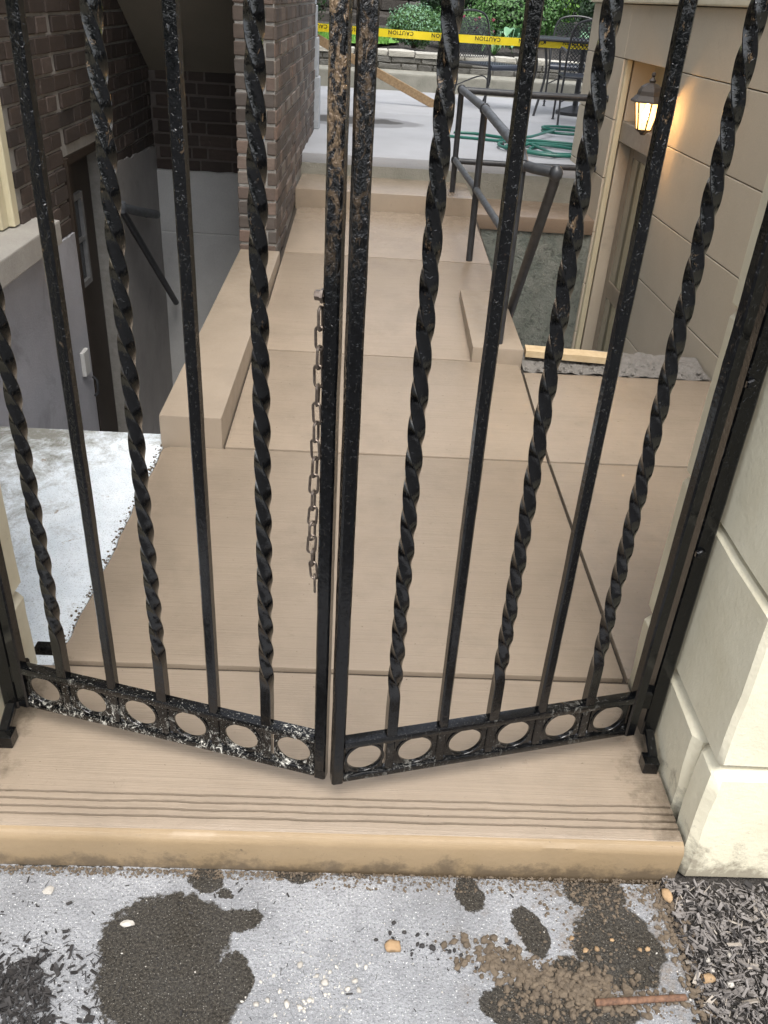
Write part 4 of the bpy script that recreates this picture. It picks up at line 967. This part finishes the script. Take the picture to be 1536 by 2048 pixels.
# ================================================================== DEBRIS ON THE SIDEWALK
def scatter_rocks(name, spots, mat, label, cat):
    g = MB(); var = [rockmesh('v', 1.0, mat, 60+i, .7, 1) for i in range(5)]
    vs_ = [([v.co.copy() for v in m.vertices], [tuple(p.vertices) for p in m.polygons]) for m in var]
    for (x, y, z, s) in spots:
        vv, ff = vs_[rnd.randrange(5)]; rot = Matrix.Rotation(rnd.uniform(0,6.28), 3, 'Z') @ Matrix.Rotation(rnd.uniform(-.6,.6), 3, 'X')
        g.add([rot @ v*s+Vector((x, y, z)) for v in vv], ff)
    for m in var: bpy.data.meshes.remove(m)
    return tag(g.build(name, mat), label, cat, None, 'stuff')
def gauss_spots(cx, cy, sx, sy, n, s0, s1, z=-.10, rot=0):
    out = []
    for i in range(n):
        a, b = rnd.gauss(0, sx), rnd.gauss(0, sy); x = cx+a*math.cos(rot)-b*math.sin(rot); y = cy+a*math.sin(rot)+b*math.cos(rot)
        s = s0+(s1-s0)*rnd.random()**5
        if y < 1.105+SK*x: out.append((x, y, z+s*.35, s))
    return out
sp = gauss_spots(.33,.925,.055,.018,1300,.0005,.0100,rot=-.35)+gauss_spots(.46,.89,.06,.022,1500,.0005,.0100,rot=-.1)+gauss_spots(.38,.855,.05,.02,380,.0006,.008)+gauss_spots(.56,.865,.05,.012,380,.0006,.007)
sp += gauss_spots(.53,1.075,.06,.025,750,.0005,.005)+gauss_spots(.655,1.06,.016,.05,700,.0006,.007)+gauss_spots(.67,.93,.014,.07,600,.0006,.008)+gauss_spots(.50,.98,.07,.06,500,.0005,.004)
for i in range(3800):
    x = rnd.uniform(-.72,.68); d = rnd.random()**2.2; y = 1.108+SK*x-.035*d*(1.0 if x > -.05 else .45); s = .0005+.0035*rnd.random()**4; sp.append((x, y, -.10+.004*(1-d)+s*.3, s))
scatter_rocks('dirt_clods', sp, 'clod', 'loose brown dirt and small clods scattered over the sidewalk', 'dirt')
sp = gauss_spots(-.03,.89,.05,.045,160,.0006,.0036)+gauss_spots(-.05,.845,.06,.03,130,.0006,.0042)+gauss_spots(.0,.96,.30,.09,110,.0007,.0025)+gauss_spots(.72,.93,.05,.09,60,.0015,.006)
scatter_rocks('fine_gravel', sp, 'pebble_white', 'fine pale gravel sprinkled on the middle of the sidewalk', 'gravel')
sp = gauss_spots(.13,.965,.04,.02,70,.001,.006,rot=-.4)+gauss_spots(.20,.94,.05,.018,70,.001,.007,rot=-.3)+gauss_spots(-.40,.98,.15,.09,90,.0007,.0028)
scatter_rocks('dark_grit', sp, 'mulch_dark', 'dark grit and bark crumbs on the sidewalk', 'grit')
def chips(name, mat, spots, label, L0, L1, tilt=.5, cat='mulch'):
    g = MB()
    for (x, y, z) in spots:
        L = L0+(L1-L0)*rnd.random()**2; w = L*rnd.choice((.07,.1,.14,.2,.34,.5))*rnd.uniform(.7,1.3); h = min(w*.5, .0025); a = rnd.uniform(0,6.28); b = rnd.gauss(0, tilt*.5)
        M = Matrix.Rotation(a, 3, 'Z') @ Matrix.Rotation(b, 3, 'Y') @ Matrix.Rotation(rnd.gauss(0,.5), 3, 'X'); c = Vector((x, y, z+abs(math.sin(b))*L*.5+h))
        k = rnd.uniform(.3,.9)
        v = [(-L/2,-w/2*k,-h/2),(L/2,-w/2,-h/2),(L/2*.9,w/2*k,-h/2),(-L/2*1.05,w/2,-h/2),(-L/2,-w/2*k,h/2),(L/2,-w/2,h/2),(L/2*.9,w/2*k,h/2),(-L/2*1.05,w/2,h/2)]
        g.add([M @ Vector(q)+c for q in v], [(0,3,2,1),(4,5,6,7),(0,1,5,4),(1,2,6,5),(2,3,7,6),(3,0,4,7)])
    return tag(g.build(name, mat), label, cat, None, 'stuff')
sp = []
while len(sp) < 3600:
    x, y = rnd.uniform(-.75,-.40), rnd.uniform(.66,.97)
    d = math.hypot((x+.60)/.135, (y-.80)/.115)+.35*mnoise.noise((x*16, y*16, 0))
    if d < .85 or (d < 1.6 and rnd.random() < .12): sp.append((x, y, -.10+max(0, .014*(1-d))*rnd.random()))
chips('dark_mulch', 'mulch_dark', sp, 'black bark mulch spilled over the left corner of the sidewalk', .003, .021, .7)
chips('mulch_flecks', 'mulch_dark', [(rnd.uniform(-.68,.0), rnd.uniform(.80,1.08), -.1) for i in range(170)]+[(rnd.uniform(0,.6), rnd.uniform(.8,1.08), -.1) for i in range(40)], 'scattered dark bark flecks on the left half of the sidewalk', .003, .014, .1)
sp = []
while len(sp) < 7600:
    x, y = rnd.uniform(.655,1.05), rnd.uniform(.74,1.14)
    if x > .672+.02*mnoise.noise((y*20, 0, 0)) and not (x > .70 and y > 1.115): sp.append((x, y, -.104+.012*rnd.random()+.02*max(0, x-.7)))
chips('grey_mulch', 'mulch_grey', sp[:5000], 'grey weathered mulch in front of the right pillar', .003, .022, .7)
chips('bark_mulch', 'mulch_dark', sp[5000:7350]+[(rnd.gauss(.685,.012), rnd.uniform(.8,1.12), -.1) for i in range(260)], 'dark bark mulch between the grey chips by the right pillar', .003, .016)
chips('wood_splinters', 'mulch_pale', sp[7350:], 'pale wood splinters lying on the mulch by the right pillar', .005, .028, .6)

def stones(lst, mat, label, group, seed):
    for i, (x, y, r) in enumerate(lst):
        o = link('pebble', rockmesh('pebble', r*.78, mat, seed+i, .5, 2)); o.data.shade_smooth(); o.location = (x, y, -.10+r*.42); o.rotation_euler = (0, 0, rnd.uniform(0,6)); tag(o, label, 'pebble', group)
stones([(-.068,.914,.0075),(-.035,.895,.006),(-.02,.884,.008),(-.012,.903,.0055),(.022,.873,.007),(.035,.888,.0075),(.043,.871,.0065),(-.085,.842,.008),(-.062,.838,.007),(-.12,.848,.0065),(-.14,.84,.007),(-.045,.85,.007),(.055,.915,.006),(-.10,.865,.006)],
       'pebble_white', 'small pale pebble in the cluster at the bottom middle of the sidewalk', 'pale pebbles on the sidewalk', 700)
stones([(.455,.985,.008),(.478,.962,.0065),(.50,.965,.0075),(.585,.967,.0065),(.60,.968,.008),(.535,.985,.0055)], 'pebble_tan', 'small tan stone on the large dark wet patch near the right pillar', 'tan stones on the wet patch', 740)
stones([(.705,.975,.006),(.712,.95,.0075),(.715,.93,.007),(.74,.905,.011),(.76,.96,.008)], 'pebble_white', 'small white stone on the mulch in front of the right pillar', 'white stones on the mulch', 760)
o = link('tan_stone', rockmesh('tan_stone', .0145, 'pebble_tan', 801, .55, 2)); o.data.shade_smooth(); o.location = (.105,.956,-.094); tag(o, 'flat tan stone beside dark grit in the middle of the sidewalk', 'stone')
o = link('tan_stone', rockmesh('tan_stone', .013, 'pebble_tan', 802, .6, 2)); o.data.shade_smooth(); o.location = (.698,.912,-.093); tag(o, 'rounded tan stone at the edge of the mulch near the rusty rod', 'stone')
o = link('tan_stone', rockmesh('tan_stone', .013, 'pebble_tan', 803, .6, 2)); o.data.shade_smooth(); o.location = (.672,1.085,-.093); tag(o, 'tan stone in the dirt at the foot of the right pillar', 'stone')
o = link('paint_chip', rockmesh('paint_chip', .011, 'pebble_white', 804, .35, 2)); o.location = (-.405,.985,-.097); tag(o, 'white scrap lying on the large dark wet patch', 'scrap')
o = link('paint_chip', rockmesh('paint_chip', .010, 'pebble_white', 805, .35, 2)); o.location = (-.575,1.05,-.097); tag(o, 'white scrap on dry concrete at the left of the sidewalk', 'scrap')
g = MB(); pts = [(-.085+.17*i/34, 0, 0) for i in range(35)]
g.tube(pts, [.0058+(.0010 if i % 2 else 0)*(1 if i < 16 else .35) for i in range(35)], 10)
o = g.build('rusty_rod', 'rust', smooth=True); o.location = (.558,.8645,-.088); o.rotation_euler = (0, R(-1), R(4.5)); tag(o, 'short rusty steel rod lying in the dirt near the right corner', 'rod')
# crumbled edge between paint and bare concrete
sp = []
for i in range(520):
    y = rnd.uniform(1.66,2.80); x = -.724+.010*mnoise.noise((y*7, 3, 1))+.007*mnoise.noise((y*31, 3, 5)); s = .0008+.0042*rnd.random()**3
    sp.append((x-abs(rnd.gauss(0,.010)), y, -.003+s*.2, s))
scatter_rocks('edge_crumbs', sp, 'clod', 'crumbled brown edge between the painted walkway and bare concrete', 'dirt')
sp = [(rnd.uniform(.71,1.53), 3.575+.22*rnd.random(), .062+.004, .002+.010*rnd.random()**3) for i in range(260)]
scatter_rocks('ledge_rubble', sp, 'rubble', 'grey rubble crumbs on the rough concrete ledge', 'rubble')

tl = MB(); rr = random.Random(99)  # unseen trees added behind the camera, blocking low sky from the iron's reflections
for i in range(3200):
    x = rr.uniform(-34, 34); y = -17+rr.uniform(-2.5, 2.5); hmax = 2.3+.9*mnoise.noise((x*.25, 0, 0)); z = -.1+hmax*rr.random()**.8
    t = Vector((rr.uniform(-1,1), rr.uniform(-1,1), rr.uniform(-1,1))).normalized(); b = t.cross(Vector((rr.uniform(-1,1), rr.uniform(-1,1), .3))).normalized(); L = rr.uniform(.3,.7); p = Vector((x, y, z))
    tl.add([p-t*L, p+b*L*.7, p+t*L, p-b*L*.7], [(0,1,2,3)])
tag(tl.build('added_tree_line', 'leaf_dark'), 'unseen dark line of trees added across the street to dim reflections', 'trees', None, 'stuff')
